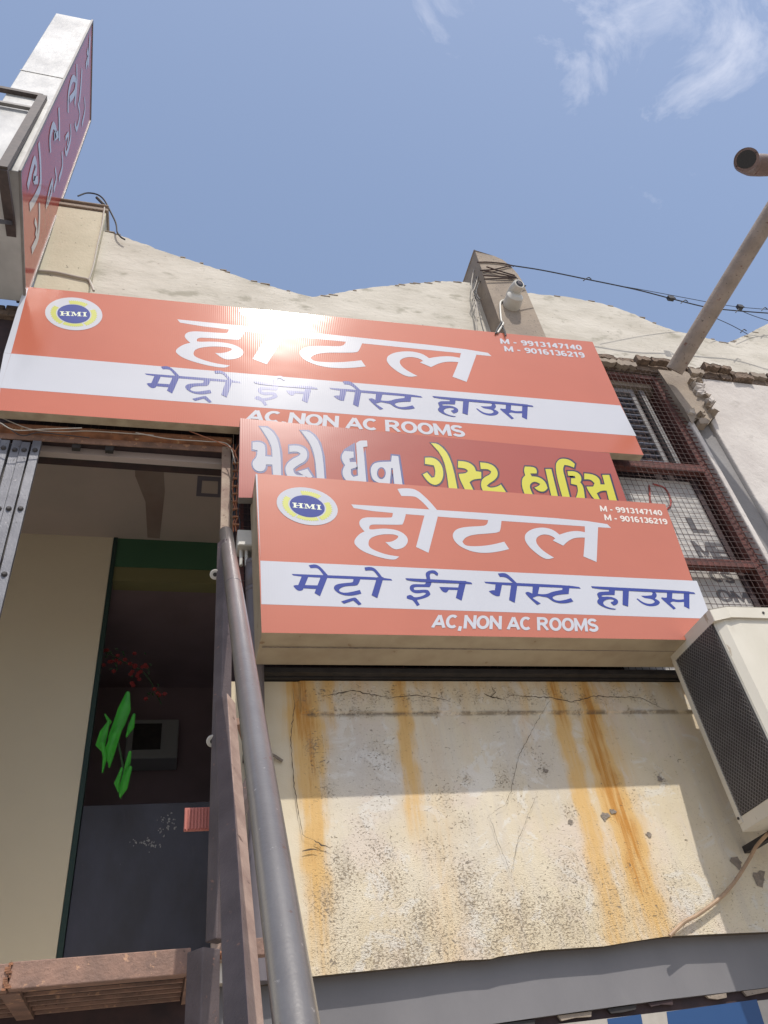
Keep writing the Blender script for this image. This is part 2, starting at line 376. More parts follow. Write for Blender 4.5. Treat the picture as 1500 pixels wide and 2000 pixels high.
def wall_mat():
    m = bpy.data.materials.new('stained_cream_plaster'); m.use_nodes = True
    N, L = m.node_tree.nodes, m.node_tree.links; bs = N['Principled BSDF']; bs.inputs['Roughness'].default_value = .9
    geo = N.new('ShaderNodeNewGeometry')
    def attr(n):
        a = N.new('ShaderNodeAttribute'); a.attribute_name = n; return a.outputs['Fac']
    def noise(sc, det=5, ro=.55, st=None, dist=0):
        n = N.new('ShaderNodeTexNoise'); n.inputs['Scale'].default_value = sc; n.inputs['Detail'].default_value = det
        n.inputs['Roughness'].default_value = ro; n.inputs['Distortion'].default_value = dist
        v = geo.outputs['Position']
        if st:
            mp = N.new('ShaderNodeMapping'); mp.inputs['Scale'].default_value = st; L.new(v, mp.inputs['Vector']); v = mp.outputs[0]
        L.new(v, n.inputs['Vector']); return n.outputs['Fac']
    def ma(op, a, b=None, clamp=False):
        n = N.new('ShaderNodeMath'); n.operation = op; n.use_clamp = clamp
        for i, v in enumerate((a, b)):
            if v is None: continue
            if isinstance(v, (int, float)): n.inputs[i].default_value = v
            else: L.new(v, n.inputs[i])
        return n.outputs[0]
    def ss(v, lo, hi):
        r = N.new('ShaderNodeMapRange'); r.inputs[1].default_value = lo; r.inputs[2].default_value = hi; r.interpolation_type = 'SMOOTHSTEP'
        L.new(v, r.inputs[0]); return r.outputs[0]
    def mix(f, a, b):
        x = N.new('ShaderNodeMix'); x.data_type = 'RGBA'
        if isinstance(f, (int, float)): x.inputs[0].default_value = f
        else: L.new(f, x.inputs[0])
        for i, v in ((6, a), (7, b)):
            if isinstance(v, tuple): x.inputs[i].default_value = (*v, 1)
            else: L.new(v, x.inputs[i])
        return x.outputs[2]
    col = mix(ss(noise(2.2, 4), .35, .65), (.60,.51,.355), (.66,.585,.445))
    col = mix(ma('MULTIPLY', ss(noise(5, 5, st=(3.0, 1, .35)), .45, .7), ma('MULTIPLY', attr('stained'), .7)), col, (.56,.50,.41))
    col = mix(ma('MULTIPLY', ss(noise(3.4, 4), .5, .66), ma('MULTIPLY', attr('stained'), .6)), col, (.64,.54,.46))
    col = mix(ma('MULTIPLY', attr('pale'), .75), col, (.50,.475,.455))
    col = mix(ma('MULTIPLY', ss(noise(6.5, 7, .68, None, 1.0), .53, .60), ma('MULTIPLY', attr('stained'), .5)), col, (.66,.645,.60))
    rn = ma('ADD', ma('MULTIPLY', noise(9, 6, .65, (6, 1, .4)), 1.9), .06)
    rf = ma('MULTIPLY', attr('rust'), rn, True)
    col = mix(ss(rf, .02, .50), col, (.62,.40,.16))
    col = mix(ss(rf, .50, 1.0), col, (.47,.215,.04))
    # fine dark chipping, dense where the dirt attribute is high
    sp = noise(95, 6, .68, (1, 1, 1.5), .4); sp2 = noise(42, 6, .7, (1, 1, 1.3), 1.2)
    dz = ma('ADD', ma('MULTIPLY', attr('dirt'), .105), ma('MULTIPLY', attr('low'), .022))
    dk = ma('MULTIPLY', ss(ma('ADD', sp, dz), .625, .675), ma('MULTIPLY', attr('stained'), .8))
    dk2 = ma('MULTIPLY', ss(ma('ADD', sp2, ma('MULTIPLY', dz, .8)), .655, .69), ma('MULTIPLY', attr('stained'), .85))
    col = mix(dk, col, (.27,.20,.13)); col = mix(dk2, col, (.20,.165,.125))
    col = mix(ma('MULTIPLY', attr('dirt'), ma('MULTIPLY', ss(noise(16, 5), .42, .62), .35)), col, (.36,.29,.20))
    col = mix(ma('MULTIPLY', attr('groove'), ss(noise(14, 6, .7), .38, .6)), col, (.11,.085,.06))
    L.new(col, bs.inputs['Base Color'])
    h = ma('SUBTRACT', ma('MULTIPLY', noise(130, 5, .6, (1,1,1.6)), ma('ADD', ma('MULTIPLY', attr('low'), .9), .25)), ma('MULTIPLY', ma('MAXIMUM', dk, dk2), .8))
    h = ma('ADD', h, ma('MULTIPLY', noise(7, 4), .9))
    b = N.new('ShaderNodeBump'); b.inputs['Strength'].default_value = .7; b.inputs['Distance'].default_value = .006
    L.new(h, b.inputs['Height']); L.new(b.outputs[0], bs.inputs['Normal'])
    return m
wall = mesh_ob('plaster_wall', V, F, wall_mat(), B)
for nm, arr in (('rust', rust), ('pale', pale), ('dirt', dirt), ('low', low), ('stained', stained), ('groove', groove)):
    a = wall.data.attributes.new(nm, 'FLOAT', 'POINT'); a.data.foreach_set('value', arr.astype(np.float32))
wall['label'] = 'cream plaster wall streaked with orange rust'
# solid behind it and its end faces
w = MB(); w.box((X0, .004, 2.18), (X1, .26, 3.262)); w.box((X0, -.001, 2.16), (X0 + .003, .004, 3.26))
w.build('wall_core', M['pilaster_cream'], B)
# plaster lip thickness along the ragged lower edge
lip = MB()
for i in range(0, nx - 4, 4):
    xa, xb = xs[i], xs[min(i + 4, nx - 1)]
    lip.add([(xa, 0, zbot(xa)), (xb, 0, zbot(xb)), (xb, .06, zbot(xb) + .004), (xa, .06, zbot(xa) + .004)], [(0, 3, 2, 1)])
lip.build('plaster_edge', M['crack'], B)
# cracks
cr = MB()
def ribbon(pts, w0, y=-0.0105):
    p3 = [P(a, b, y) for a, b in pts]
    fine = []
    for a, b in zip(p3[:-1], p3[1:]):
        n = max(2, int(np.linalg.norm(b - a) / .012))
        for k in range(n):
            t = k / n; q = a * (1 - t) + b * t; q[0] += rng.normal(0, .0016); q[2] += rng.normal(0, .0016); fine.append(q)
    fine.append(p3[-1])
    V = []; n = len(fine)
    for i, q in enumerate(fine):
        t = fine[min(i+1, n-1)] - fine[max(i-1, 0)]; t /= np.linalg.norm(t) + 1e-9
        nrm = np.array([-t[2], 0, t[0]]); ww = w0 * rng.uniform(.35, 1.2) * min(1, .3 + 3 * min(i, n-1-i) / n)
        V += [q - nrm * ww / 2, q + nrm * ww / 2]
    cr.add(V, [(2*i, 2*i+1, 2*i+3, 2*i+2) for i in range(n-1)])
for pts, w0 in (([(572,1345),(576,1380),(568,1440),(570,1480),(574,1530),(585,1600),(592,1630),(612,1640)], .0035),
                ([(612,1640),(628,1650),(645,1657)], .006), ([(590,1662),(606,1658),(622,1661)], .006),
                ([(640,1358),(690,1349),(715,1354),(760,1362)], .005), ([(762,1362),(815,1358),(850,1362),(880,1370)], .0035),
                ([(945,1354),(962,1362),(985,1366)], .007), ([(985,1366),(1000,1357),(1022,1360),(1075,1362),(1115,1371),(1160,1360),(1250,1362),(1300,1386)], .004),
                ([(960,1340),(968,1352),(958,1362)], .005),
                ([(1075,1365),(1045,1415),(1012,1480),(998,1545),(986,1572),(955,1592)], .0022),
                ([(955,1592),(972,1640),(997,1706)], .0018), ([(998,1706),(1012,1640),(1035,1585),(1050,1545)], .0018)):
    ribbon(pts, w0)
cr.build('plaster_crack', M['crack'], B, kind='stuff')
ch = MB()
def chip(px, py, r):
    c = P(px, py, -0.002 if P(px,py)[2] < 3.1 else -0.0108); n = 11; poly = []
    for k in range(n):
        a = 2 * math.pi * k / n; rr = r * .0026 * rng.uniform(.5, 1.25)
        poly.append((c[0] + rr * math.cos(a), c[1], c[2] + rr * math.sin(a) * .9))
    return poly
for (a, b, r) in ((1180,1594,10),(1197,1585,6),(1266,1630,5),(1290,1522,6),(1440,1685,11),(1484,1714,14),(1114,1606,5),(1065,1505,5)):
    m = MB(); m.prism(chip(a, b, r), (0, -.0012, 0))
    m.build('cement_patch', M['chip'], B)

# lower fascia, gap below it
fa = MB()
fx = [(-.15+.0, 0)]
top = []; bot = []
xs2 = np.linspace(.14, 5.0, 40)
fbx = [P(a, b, .05) for a, b in ((960,2000),(1100,1980),(1300,1952),(1500,1928))]
def zfb(x): return float(np.interp(x, [p[0] for p in fbx], [p[2] for p in fbx]))
for x in xs2:
    top.append((x, .055, 2.175)); bot.append((x, .055 + .006 * math.sin(x * 3.1), zfb(x)))
n = len(xs2)
fa.add(top + bot + [(p[0], .25, p[2]) for p in bot], [(i, i+n, i+n+1, i+1) for i in range(n-1)] + [(i+n, i+2*n, i+2*n+1, i+n+1) for i in range(n-1)])
fa.build('fascia', M['fascia'], B, label='blue grey painted fascia under the stained wall')
gp = MB(); gp.box((-1.6, -.02, 1.2), (.136, .1, 2.14)); gp.build('slab_edge', M['dark_gap'], B)  # dark brown here stands in for the shade under the landing
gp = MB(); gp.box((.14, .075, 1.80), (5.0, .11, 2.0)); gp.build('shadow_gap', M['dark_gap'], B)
for i in range(20):            # torn edge strips hanging in the gap
    x = .2 + i * .2 + random.uniform(-.03, .03)
    s = MB(); z0 = zfb(x) - .002
    wv = random.uniform(.08, .17); s.prism([(x, .058, z0), (x + wv, .058, z0 + .001), (x + wv * .95, .058, z0 - random.uniform(.008,.022)), (x + wv*.5, .058, z0 - random.uniform(.004,.02)), (x + .01, .058, z0 - random.uniform(.008,.02))], (0, .012, 0))
    s.build('edge_strip', random.choice([M['black'], M['concrete'], M['dark_gap']]), B)
lw = MB(); lw.box((-1.6, .12, 0.0), (5.2, .3, 2.0)); lw.build('ground_floor_wall', M['right_wall'], B)

# parapet
top_px = [(180,452),(205,452),(233,460),(293,481),(333,496),(400,517),(450,534),(500,551),(560,568),(610,580),(650,574),(720,562),(800,553),(870,549),(930,553),
          (985,564),(1023,572),(1067,576),(1119,581),(1179,594),(1210,603),(1240,614),(1283,634),(1318,646),(1361,655),(1418,671),(1457,654),(1500,632)]
tp = []
for a, b in zip(top_px[:-1], top_px[1:]):
    A, Bq = P(*a), P(*b); nn = max(1, int(abs(Bq[0] - A[0]) / .03))
    for k in range(nn):
        t = k / nn; q = A * (1 - t) + Bq * t; q[2] += rng.normal(0, .0035); tp.append(q)
tp.append(P(*top_px[-1]))
last = tp[-1]
ext = [(last[0] + .5, 0, last[2] + .15), (last[0] + 1.2, 0, last[2] + .2), (last[0] + 2.0, 0, last[2] + .05)]
tops = [(p[0], 0, p[2]) for p in tp] + ext
pa = MB(); n = len(tops); zlow = 5.80
V = [(x, 0, z) for x, y, z in tops] + [(x, 0, zlow) for x, y, z in tops] + [(x, .2, z - .01) for x, y, z in tops] + [(x, .2, zlow) for x, y, z in tops]
F = []
for i in range(n - 1):
    F += [(i, i+n, i+n+1, i+1), (i+2*n, i+2*n+1, i+3*n+1, i+3*n), (i, i+1, i+1+2*n, i+2*n), (i+n, i+3*n, i+3*n+1, i+n+1)]
F += [(0, 2*n, 3*n, n), (n-1, 2*n-1, 4*n-1, 3*n-1)]
pa.add(V, F); pa.build('parapet', M['parapet'], B, label='scalloped limewashed parapet against the sky')
# crumbled capping, dark specks along the top edge
cp = MB()
for i in range(0, n - 3):
    if rng.random() < .22:
        x, y, z = tops[i]; s = rng.uniform(.006, .013)
        cp.box((x, -.004, z - s * .3), (x + rng.uniform(.02, .07), .06, z + s * .35))
cp.build('parapet_coping', M['concrete'], B, kind='stuff')
# pilaster at the left, behind the projecting board
pl = MB(); xa, xb = -.985, -.668
pl.box((xa, -.05, 5.75), (xb, .2, 6.90)); bevel(pl.build('pilaster', M['pilaster_cream'], B, label='cream pilaster beside the projecting board'), .006)
pc = MB(); pc.box((xa - .012, -.062, 6.905), (xb + .012, .21, 6.935)); pc.box((xa, -.045, 6.937), (xb, .2, 6.975)); pc.box((xa - .01, -.06, 6.977), (xb + .008, .2, 6.992)); bevel(pc.build('pilaster_cap', M['concrete'], B), .005)
# concrete pilaster with the camera
x1, x2 = 2.062, 2.372
pq = MB()
zt = 6.955
front = [(x1, 5.85), (x2, 5.85), (x2, 6.60), (x2 - .015, 6.70), (x2 - .045, 6.80), (x2 - .095, 6.88), (x2 - .15, 6.915), (x1, zt)]
pq.prism([(x, -.15, z) for x, z in front], (0, .42, 0))
bevel(pq.build('pilaster', M['concrete'], B, label='bare concrete pilaster carrying the security camera'), .008)

# cornice of broken brickwork
co = MB(); co.box((2.5, -.03, 5.805), (5.6, .0, 5.90)); co.box((2.5, -.0, 5.78), (5.6, .12, 5.86)); co.build('cornice', M['broken'], B)
x = 2.55
while x < 5.4:
    wv = random.uniform(.09, .24)
    for row in range(2):
        if random.random() < .12: continue
        z0 = 5.80 + row * .062 + random.uniform(-.008, .008); hgt = random.uniform(.035, .058)
        y0 = -.035 - random.uniform(.0, .05) - row * .012
        k = 7; polyt = []
        for a in range(k):
            t = a / (k - 1); polyt.append((x + wv * t, y0, z0 + hgt + random.uniform(-.014, .008)))
        for a in range(k):
            t = 1 - a / (k - 1); polyt.append((x + wv * t, y0, z0 + random.uniform(-.008, .014)))
        s = MB(); s.prism(polyt, (0, .05, 0)); bb = s.build('brick', M['broken'] if random.random() < .6 else M['concrete'], B)
        bevel(bb, .006, 1)
    x += wv + random.uniform(.004, .02)
# pilaster between window and right wall: broken concrete above, render below
p3 = MB(); p3.box((3.325, -.05, 3.2), (3.362, .15, 5.26)); bevel(p3.build('pilaster', M['right_wall'], B, label='narrow pale rendered fin beside the window'), .008)
p3 = MB(); p3.box((3.364, -.004, 2.1), (3.52, .15, 5.40)); p3.build('recess_strip', M['recess'], B, label='plain grey cement strip between fin and right wall')  # strip in mottled grey, darker than the walls beside it
p3 = MB(); pol = [(3.30, 5.79), (3.54, 5.79), (3.53, 5.62), (3.55, 5.50), (3.50, 5.42), (3.52, 5.30), (3.45, 5.24), (3.38, 5.27), (3.33, 5.24), (3.315, 5.36), (3.30, 5.5)]
p3.prism([(a, -.06, b) for a, b in pol], (0, .25, 0)); bevel(p3.build('concrete_column_head', M['concrete'], B, label='exposed concrete column head below the vent pipe'), .012)
for i in range(14):
    a = random.uniform(3.38, 3.6); zz = random.choice([random.uniform(5.2, 5.34), random.uniform(5.35, 5.75)])
    if zz > 5.35: a = random.uniform(3.56, 3.66)
    r = random.uniform(.02, .05); s = MB()
    poly = [(a - .05 + r * math.cos(t) * random.uniform(.6, 1.2), -.075 - random.uniform(0,.03), zz + r * .7 * math.sin(t) * random.uniform(.6, 1.2)) for t in np.linspace(0, 2 * math.pi, 8)[:-1]]
    s.prism(poly, (0, .06, 0)); bevel(s.build('mortar_lump', M['concrete'] if i % 2 else M['right_wall'], B), .006, 1)
rw = MB(); rw.box((3.525, -.035, 2.1), (6.2, .2, 5.795)); bevel(rw.build('right_wall', M['right_wall'], B, label='pale rendered wall at the right edge'), .01)
lo = MB(); lo.box((3.29, -.0, 3.2), (3.323, .2, 5.80)); lo.build('window_reveal', M['rust_red'], B)

# ------------------------------------------------------------------ window: frame, mesh, louvres
WIN = MB()
zt_, zb_ = 5.775, 3.265
xw0, xw1 = .245, 3.29
WIN.box((xw0, -.012, zt_ - .035), (xw1, .04, zt_)); WIN.box((xw1 - .035, -.012, zb_), (xw1, .04, zt_ - .035)); WIN.box((xw0, -.012, zb_), (xw0 + .035, .04, zt_ - .035))
win = WIN.build('window_frame', M['rust_red'], B, label='rusty red steel window frame with wire mesh')
m = MB(); m.box((xw0 + .035, -.025, 4.785), (xw1 - .035, .03, 4.845)); mull = m.build('mullion', M['rust_red'], win)
m = MB(); m.box((xw0 + .035, -.025, 4.005), (xw1 - .035, .03, 4.055)); m.build('mullion', M['rust_red'], win)
m = MB(); m.box((xw0 + .036, -.020, 3.268), (xw1 - .036, .03, 3.30)); m.build('bottom_rail', M['black'], win)
wm = MB(); ym = -.034
for i in range(79):
    x = .262 + i * .0385; wob = random.uniform(-.002, .002)
    wm.bar((x + wob, ym, 3.31), (x - wob, ym + random.uniform(-.003, .003), 5.79), .0021)
for i in range(60):
    z = 3.315 + i * .0415; s = .012 * math.sin(i * .7)
    wm.bar((.25, ym - .0028, z), (3.335, ym - .0028 + s * .3, z + random.uniform(-.004, .004)), .0021)
wm.build('wire_mesh', M['mesh'], win, kind='stuff')
sp = MB()          # the mesh's rough red ends wrapped on the right edge
for i in range(60):
    z = 3.315 + i * .0415
    sp.bar((3.265, -.038, z), (3.33 + random.uniform(-.02, .012), -.030, z + random.uniform(-.014, .012)), .0045)
sp.build('mesh_edge_wrap', M['rust_red'], win, kind='stuff')
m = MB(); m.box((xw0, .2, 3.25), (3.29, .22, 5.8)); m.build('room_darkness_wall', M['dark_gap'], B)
m = MB(); m.box((xw0, .04, 5.70), (3.29, .2, 5.78)); m.build('window_head', M['concrete'], B)
# inner aluminium frame and louvres
m = MB(); m.box((3.15, .06, 4.86), (3.185, .10, 5.69)); fr = m.build('inner_frame', M['alu'], win); inst(fr, (-.09, -.0, 0))
m = MB(); m.box((2.2, .055, 5.64), (3.06, .105, 5.68)); m.build('inner_rail', M['alu'], win)
m = MB(); m.bar((2.2, .09, 4.9), (3.058, .09, 4.9), .072, .006, roll=.55); lv = m.build('louvre', M['lv'] if 'lv' in M else mat('dusty_louvre_glass', (.33,.36,.43), (.24,.26,.32), 9, .3, spec=.6), win)
for k in range(1, 13): inst(lv, (0, 0, k * .058))
# faded banner behind mesh
BN = thing('faded_banner', P(1350, 1000, .07).tolist(), 'faded white printed banner seen behind the wire mesh of the window', 'banner')
m = MB(); m.box((2.2, .070, 3.32), (3.185, .074, 4.775)); m.build('banner_sheet', M['banner'], BN)
m = MB(); m.box((3.188, .06, 3.32), (3.225, .10, 4.78)); m.build('batten', M['dark_gap'], BN)

def arc_(cx, cy, rx, ry, a0, a1, n=14):
    return [(cx + rx * math.cos(math.radians(a0 + (a1 - a0) * k / n)), cy + ry * math.sin(math.radians(a0 + (a1 - a0) * k / n))) for k in range(n + 1)]
GL_ = {   # heavy grotesque capitals: advance width, centre-line strokes inside a box of height 1
 'M': (.92, [[(.1,0),(.1,1)], [(.1,.93),(.46,.12),(.82,.93)], [(.82,1),(.82,0)]]), 'N': (.80, [[(.1,0),(.1,1)], [(.1,.90),(.70,.10)], [(.70,0),(.70,1)]]),
 'A': (.84, [[(.06,0),(.42,.93)], [(.42,.93),(.78,0)], [(.2,.30),(.64,.30)]]), 'L': (.64, [[(.1,1),(.1,.09)], [(.01,.09),(.6,.09)]]), 'E': (.70, [[(.1,0),(.1,1)], [(.1,.91),(.64,.91)], [(.1,.5),(.6,.5)], [(.1,.09),(.66,.09)]]),
 'C': (.80, [arc_(.42,.5,.32,.41,48,312,20)]), 'O': (.86, [arc_(.43,.5,.33,.41,0,360,26)]),
 'R': (.82, [[(.1,0),(.1,1)], [(.1,.91),(.42,.91)] + arc_(.42,.70,.22,.21,90,-90,10) + [(.1,.49)], [(.40,.47),(.72,0)]]),
 'S': (.76, [arc_(.38,.71,.26,.20,25,270,14) + arc_(.38,.29,.27,.20,90,-155,14)]),
 ',': (.34, [[(.16,.16),(.10,-.18)]]), '-': (.46, [[(.06,.38),(.38,.38)]]), ' ': (.34, []),
 '0': (.66, [arc_(.33,.5,.23,.41,0,360,24)]), '1': (.60, [[(.36,0),(.36,1)], [(.36,.90),(.12,.70)]]),
 '2': (.66, [arc_(.33,.69,.22,.22,170,-30,12) + [(.12,.10)], [(.06,.09),(.60,.09)]]),
 '3': (.66, [arc_(.31,.71,.22,.20,150,-80,12), arc_(.31,.29,.24,.20,80,-150,12)]),
 '4': (.66, [[(.46,0),(.46,.95)], [(.46,.92),(.08,.32)], [(.06,.28),(.62,.28)]]),
 '6': (.66, [arc_(.33,.30,.22,.21,0,360,18), [(.11,.34)] + arc_(.36,.58,.25,.33,180,60,8)]),
 '7': (.62, [[(.05,.91),(.56,.91)], [(.55,.90),(.24,0)]]),
 '9': (.66, [arc_(.33,.70,.22,.21,0,360,18), [(.55,.66)] + arc_(.30,.42,.25,.33,0,-120,8)])}
def ribbon2(pts, w):
    n = len(pts); L_, R_ = [], []
    closed = abs(pts[0][0] - pts[-1][0]) + abs(pts[0][1] - pts[-1][1]) < 1e-6
    for i, p in enumerate(pts):
        a = pts[i-1] if i else (pts[-2] if closed else p); b = pts[i+1] if i < n-1 else (pts[1] if closed else p)
        def unit(u, v):
            dx, dy = v[0]-u[0], v[1]-u[1]; l = math.hypot(dx, dy) or 1; return dx/l, dy/l
        t1 = unit(a, p) if a != p else unit(p, b); t2 = unit(p, b) if b != p else t1
        nx_, ny_ = -(t1[1]+t2[1]), t1[0]+t2[0]; l = math.hypot(nx_, ny_) or 1; nx_ /= l; ny_ /= l
        k = 1 / max(.45, nx_ * -t1[1] + ny_ * t1[0])
        L_.append((p[0] + nx_*w/2*k, p[1] + ny_*w/2*k)); R_.append((p[0] - nx_*w/2*k, p[1] - ny_*w/2*k))
    return L_, R_
def text_quad(s, quad, y, mat_, parent, name='letter', bold=.02):
    s = s.upper(); wd = .21 if bold < .04 else .22
    tot = sum(GL_[c][0] for c in s if c in GL_) + .02 * len(s); x = 0.0
    Q = [P(a, b, y) for a, b in quad]
    for ci, ch_ in enumerate(s):
        if ch_ not in GL_: continue
        adv, strokes = GL_[ch_]; mb = MB()
        for k, st in enumerate(strokes):
            L_, R_ = ribbon2(st, wd if ch_ in 'MNAELR,-147' else wd * .98)
            V = []
            for (u_, v_) in L_ + R_:
                u = (x + u_) / tot; v = min(max(v_, -.25), 1.0) if ch_ != ',' else v_
                if ch_ in 'MNAELR147' : v = min(max(v_, 0), 1)
                V.append((Q[3] * (1-u) + Q[2] * u) * (1-v) + (Q[0] * (1-u) + Q[1] * u) * v - np.array([0, k * .0002 + (ci % 2) * .00005, 0]))
            n = len(st); mb.add(V, [(i, i+1, n+i+1, n+i) for i in range(n-1)])
        if mb.V: mb.build(name, mat_, parent)
        x += adv + .02
text_quad('L', [(1338,1010),(1372,1012),(1388,1042),(1354,1040)], .0685, M['banner_ink'], BN, bold=.05)
text_quad('ME', [(1348,1056),(1412,1062),(1430,1094),(1366,1088)], .0685, M['banner_ink'], BN, bold=.05)
text_quad('CS', [(1380,1112),(1425,1117),(1440,1140),(1392,1136)], .0685, M['banner_ink'], BN, bold=.05)
text_quad('OM', [(1395,1150),(1458,1157),(1470,1178),(1405,1174)], .0685, M['banner_ink'], BN, bold=.05)
m = MB(); m.tube(smooth_path([P(a, b, .066) for a, b in ((1268,948),(1272,990),(1290,1000),(1310,985),(1300,955),(1275,945))]), .006, 6); m.build('red_mark', M['banner_red'], BN)

# ------------------------------------------------------------------ doorway
YB = 1.55
cn = P(222, 1050, YB); zc = float(cn[2]); xc_ = float(cn[0])
ZOP = 4.655
zl = float(P(300, 1108, YB)[2]); zo = float(P(300, 1135, YB)[2])
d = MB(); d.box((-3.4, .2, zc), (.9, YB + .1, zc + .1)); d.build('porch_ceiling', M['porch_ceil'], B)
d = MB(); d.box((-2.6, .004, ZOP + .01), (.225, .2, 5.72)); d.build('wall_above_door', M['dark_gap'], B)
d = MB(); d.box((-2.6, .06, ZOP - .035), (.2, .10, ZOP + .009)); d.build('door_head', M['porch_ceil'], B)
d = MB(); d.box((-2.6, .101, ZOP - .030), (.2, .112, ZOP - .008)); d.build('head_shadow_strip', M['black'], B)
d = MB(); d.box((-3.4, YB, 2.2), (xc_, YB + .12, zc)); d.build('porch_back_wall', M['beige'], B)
d = MB(); d.box((xc_ + .003, YB - .006, 2.3), (xc_ + .03, YB + .05, zc - .002)); d.build('door_edge_trim', mat('teal_black_trim', (.02,.05,.045), None, rough=.6), B)
d = MB(); d.box((xc_ + .031, YB + .004, zl), (.9, YB + .12, zc - .001)); d.build('lintel', M['green'], B, label='dark green painted lintel')
d = MB(); d.box((xc_ + .031, YB + .008, zo), (.9, YB + .12, zl - .002)); d.build('lintel_band', M['olive'], B, label='dull olive band under the green lintel')
d = MB(); d.box((.40, .26, 2.2), (.55, YB, zc + .1)); d.build('porch_right_wall', M['beige'], B)
d = MB(); d.box((-3.4, .2, 2.2), (-3.3, YB, zc)); d.build('porch_left_wall', M['beige'], B)
d = MB(); d.box((-2.4, .0, 2.14), (.3, 4.6, 2.2)); d.build('porch_floor', M['floor_tile'], B)
# room behind
yr = YB + .125
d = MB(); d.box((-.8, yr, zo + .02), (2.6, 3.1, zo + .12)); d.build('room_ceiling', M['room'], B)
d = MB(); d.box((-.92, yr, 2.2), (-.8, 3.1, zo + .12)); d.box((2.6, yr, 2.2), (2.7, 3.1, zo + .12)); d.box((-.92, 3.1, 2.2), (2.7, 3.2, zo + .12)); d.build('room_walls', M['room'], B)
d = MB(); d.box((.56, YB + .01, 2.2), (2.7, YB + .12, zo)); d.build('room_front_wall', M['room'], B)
H = MB()
cz = zc - .004
def PZ(px, py, z):
    dd = ray(px, py); return CP + dd * (z - CP[2]) / dd[2]
q = [PZ(a, b, cz) for a, b in ((386,930),(436,933),(434,972),(383,969))]
cx = sum(q) / 4
H.prism(q, (0, 0, .003)); hat = H.build('ceiling_hatch', mat('slate_frame', (.13,.12,.16), None, rough=.7), B)
H = MB(); H.prism([cx + (p - cx) * .62 - np.array([0, 0, .003]) for p in q], (0, 0, .002)); H.build('hatch_panel', M['porch_ceil'], hat)
H = MB(); H.prism([PZ(a, b, cz + .002) for a, b in ((262,885),(318,890),(322,960),(312,1052),(288,1050),(284,980),(264,930))], (0, 0, .0012)); H.build('ceiling_stain_patch', mat('brown_damp_patch', (.22,.16,.145), (.27,.22,.20), 3, .9), B)
# rust angle over the opening
TR = thing('transom_angle', (-.55, -.03, 4.62), 'long orange rusted steel angle across the top of the doorway', 'beam')
d = MB(); d.bar((-1.75, -.03, 4.655), (.215, -.03, 4.70), .05, .03); d.build('angle_face', M['rust_orange'], TR)
d = MB(); d.bar((-1.75, -.01, 4.632), (.215, -.01, 4.675), .006, .06); d.build('angle_flange', M['rust_beam'], TR)
for px in (147, 213):
    c = P(px, 876, .0); d = MB(); d.box((c[0] - .018, -.004, 4.60), (c[0] + .022, .02, 4.655)); d.build('cleat', M['black'], TR)
# transom mesh above it
TG = thing('transom_grille', (-.5, -.02, 4.70), 'dark rusty wire mesh strip between the long board and the doorway', 'grille')
m = MB()
for i in range(56):
    x = -1.9 + i * .0385; m.bar((x, -.024, 4.70), (x, -.024, 4.95), .0026)
for k in range(6): m.bar((-1.9, -.027, 4.72 + k * .04), (.24, -.027, 4.73 + k * .04), .0026)
m.build('wire_mesh', M['mesh'], TG, kind='stuff')
# door jamb (tan steel angle) with a bundle of wires
d = MB(); d.box((.165, -.03, 2.2), (.212, .01, 4.67)); tag(bevel(d.build('door_jamb', mat('tan_worn_jamb', (.40,.31,.235), (.26,.17,.13), 12, .75, bump=.3, spots=(30,.62,.05,(.15,.08,.06)))), .003), 'tan worn steel jamb post on the right of the doorway', 'post')
W = thing('wire_bundle', (.235, -.05, 3.95), 'tangled orange and black wire bundle hanging beside the door jamb', 'wires')
for k in range(5):
    pts = [P(455 + 3 * k + random.uniform(-3, 3), 868 + i * 17, -.06 - .004 * k) + np.array([random.uniform(-.006, .006), 0, 0]) for i in range(11)]
    m = MB(); m.tube(smooth_path(pts, 3), .0035, 5); m.build('wire', M['wire_or'] if k % 2 else M['cable'], W)
for k in range(9):
    c = P(459, 905 + k * 15, -.07); m = MB(); m.box((c[0] - .012, -.078, c[2] - .006), (c[0] + .02, -.066, c[2] + .003)); m.build('tie', M['rust_orange'], W)
for k, pts in enumerate((((0,815),(60,838),(120,843),(180,842),(300,850)), ((0,822),(40,850),(75,845),(130,850),(175,855)), ((265,845),(330,857),(400,862),(445,868),(460,905)), ((370,842),(430,865),(455,878),(462,890)), ((0,826),(30,840),(90,838),(160,836)))):
    o = MB().tube(smooth_path([P(a, b, -.07 - .012 * k) for a, b in pts], 8), .0028, 5).build('loose_wire', [M['wire_lt'], M['cable'], M['wire_lt'], M['wire_or'], M['wire_lt']][k])
    tag(o, ['pale thin wire sagging from the left below the long hoarding', 'black thin wire sagging lowest at the far left under the long hoarding', 'pale wire running to the corner of the doorway top', 'short orange wire curling down at the doorway top right corner', 'pale short wire highest at the far left below the long hoarding'][k], 'wire')

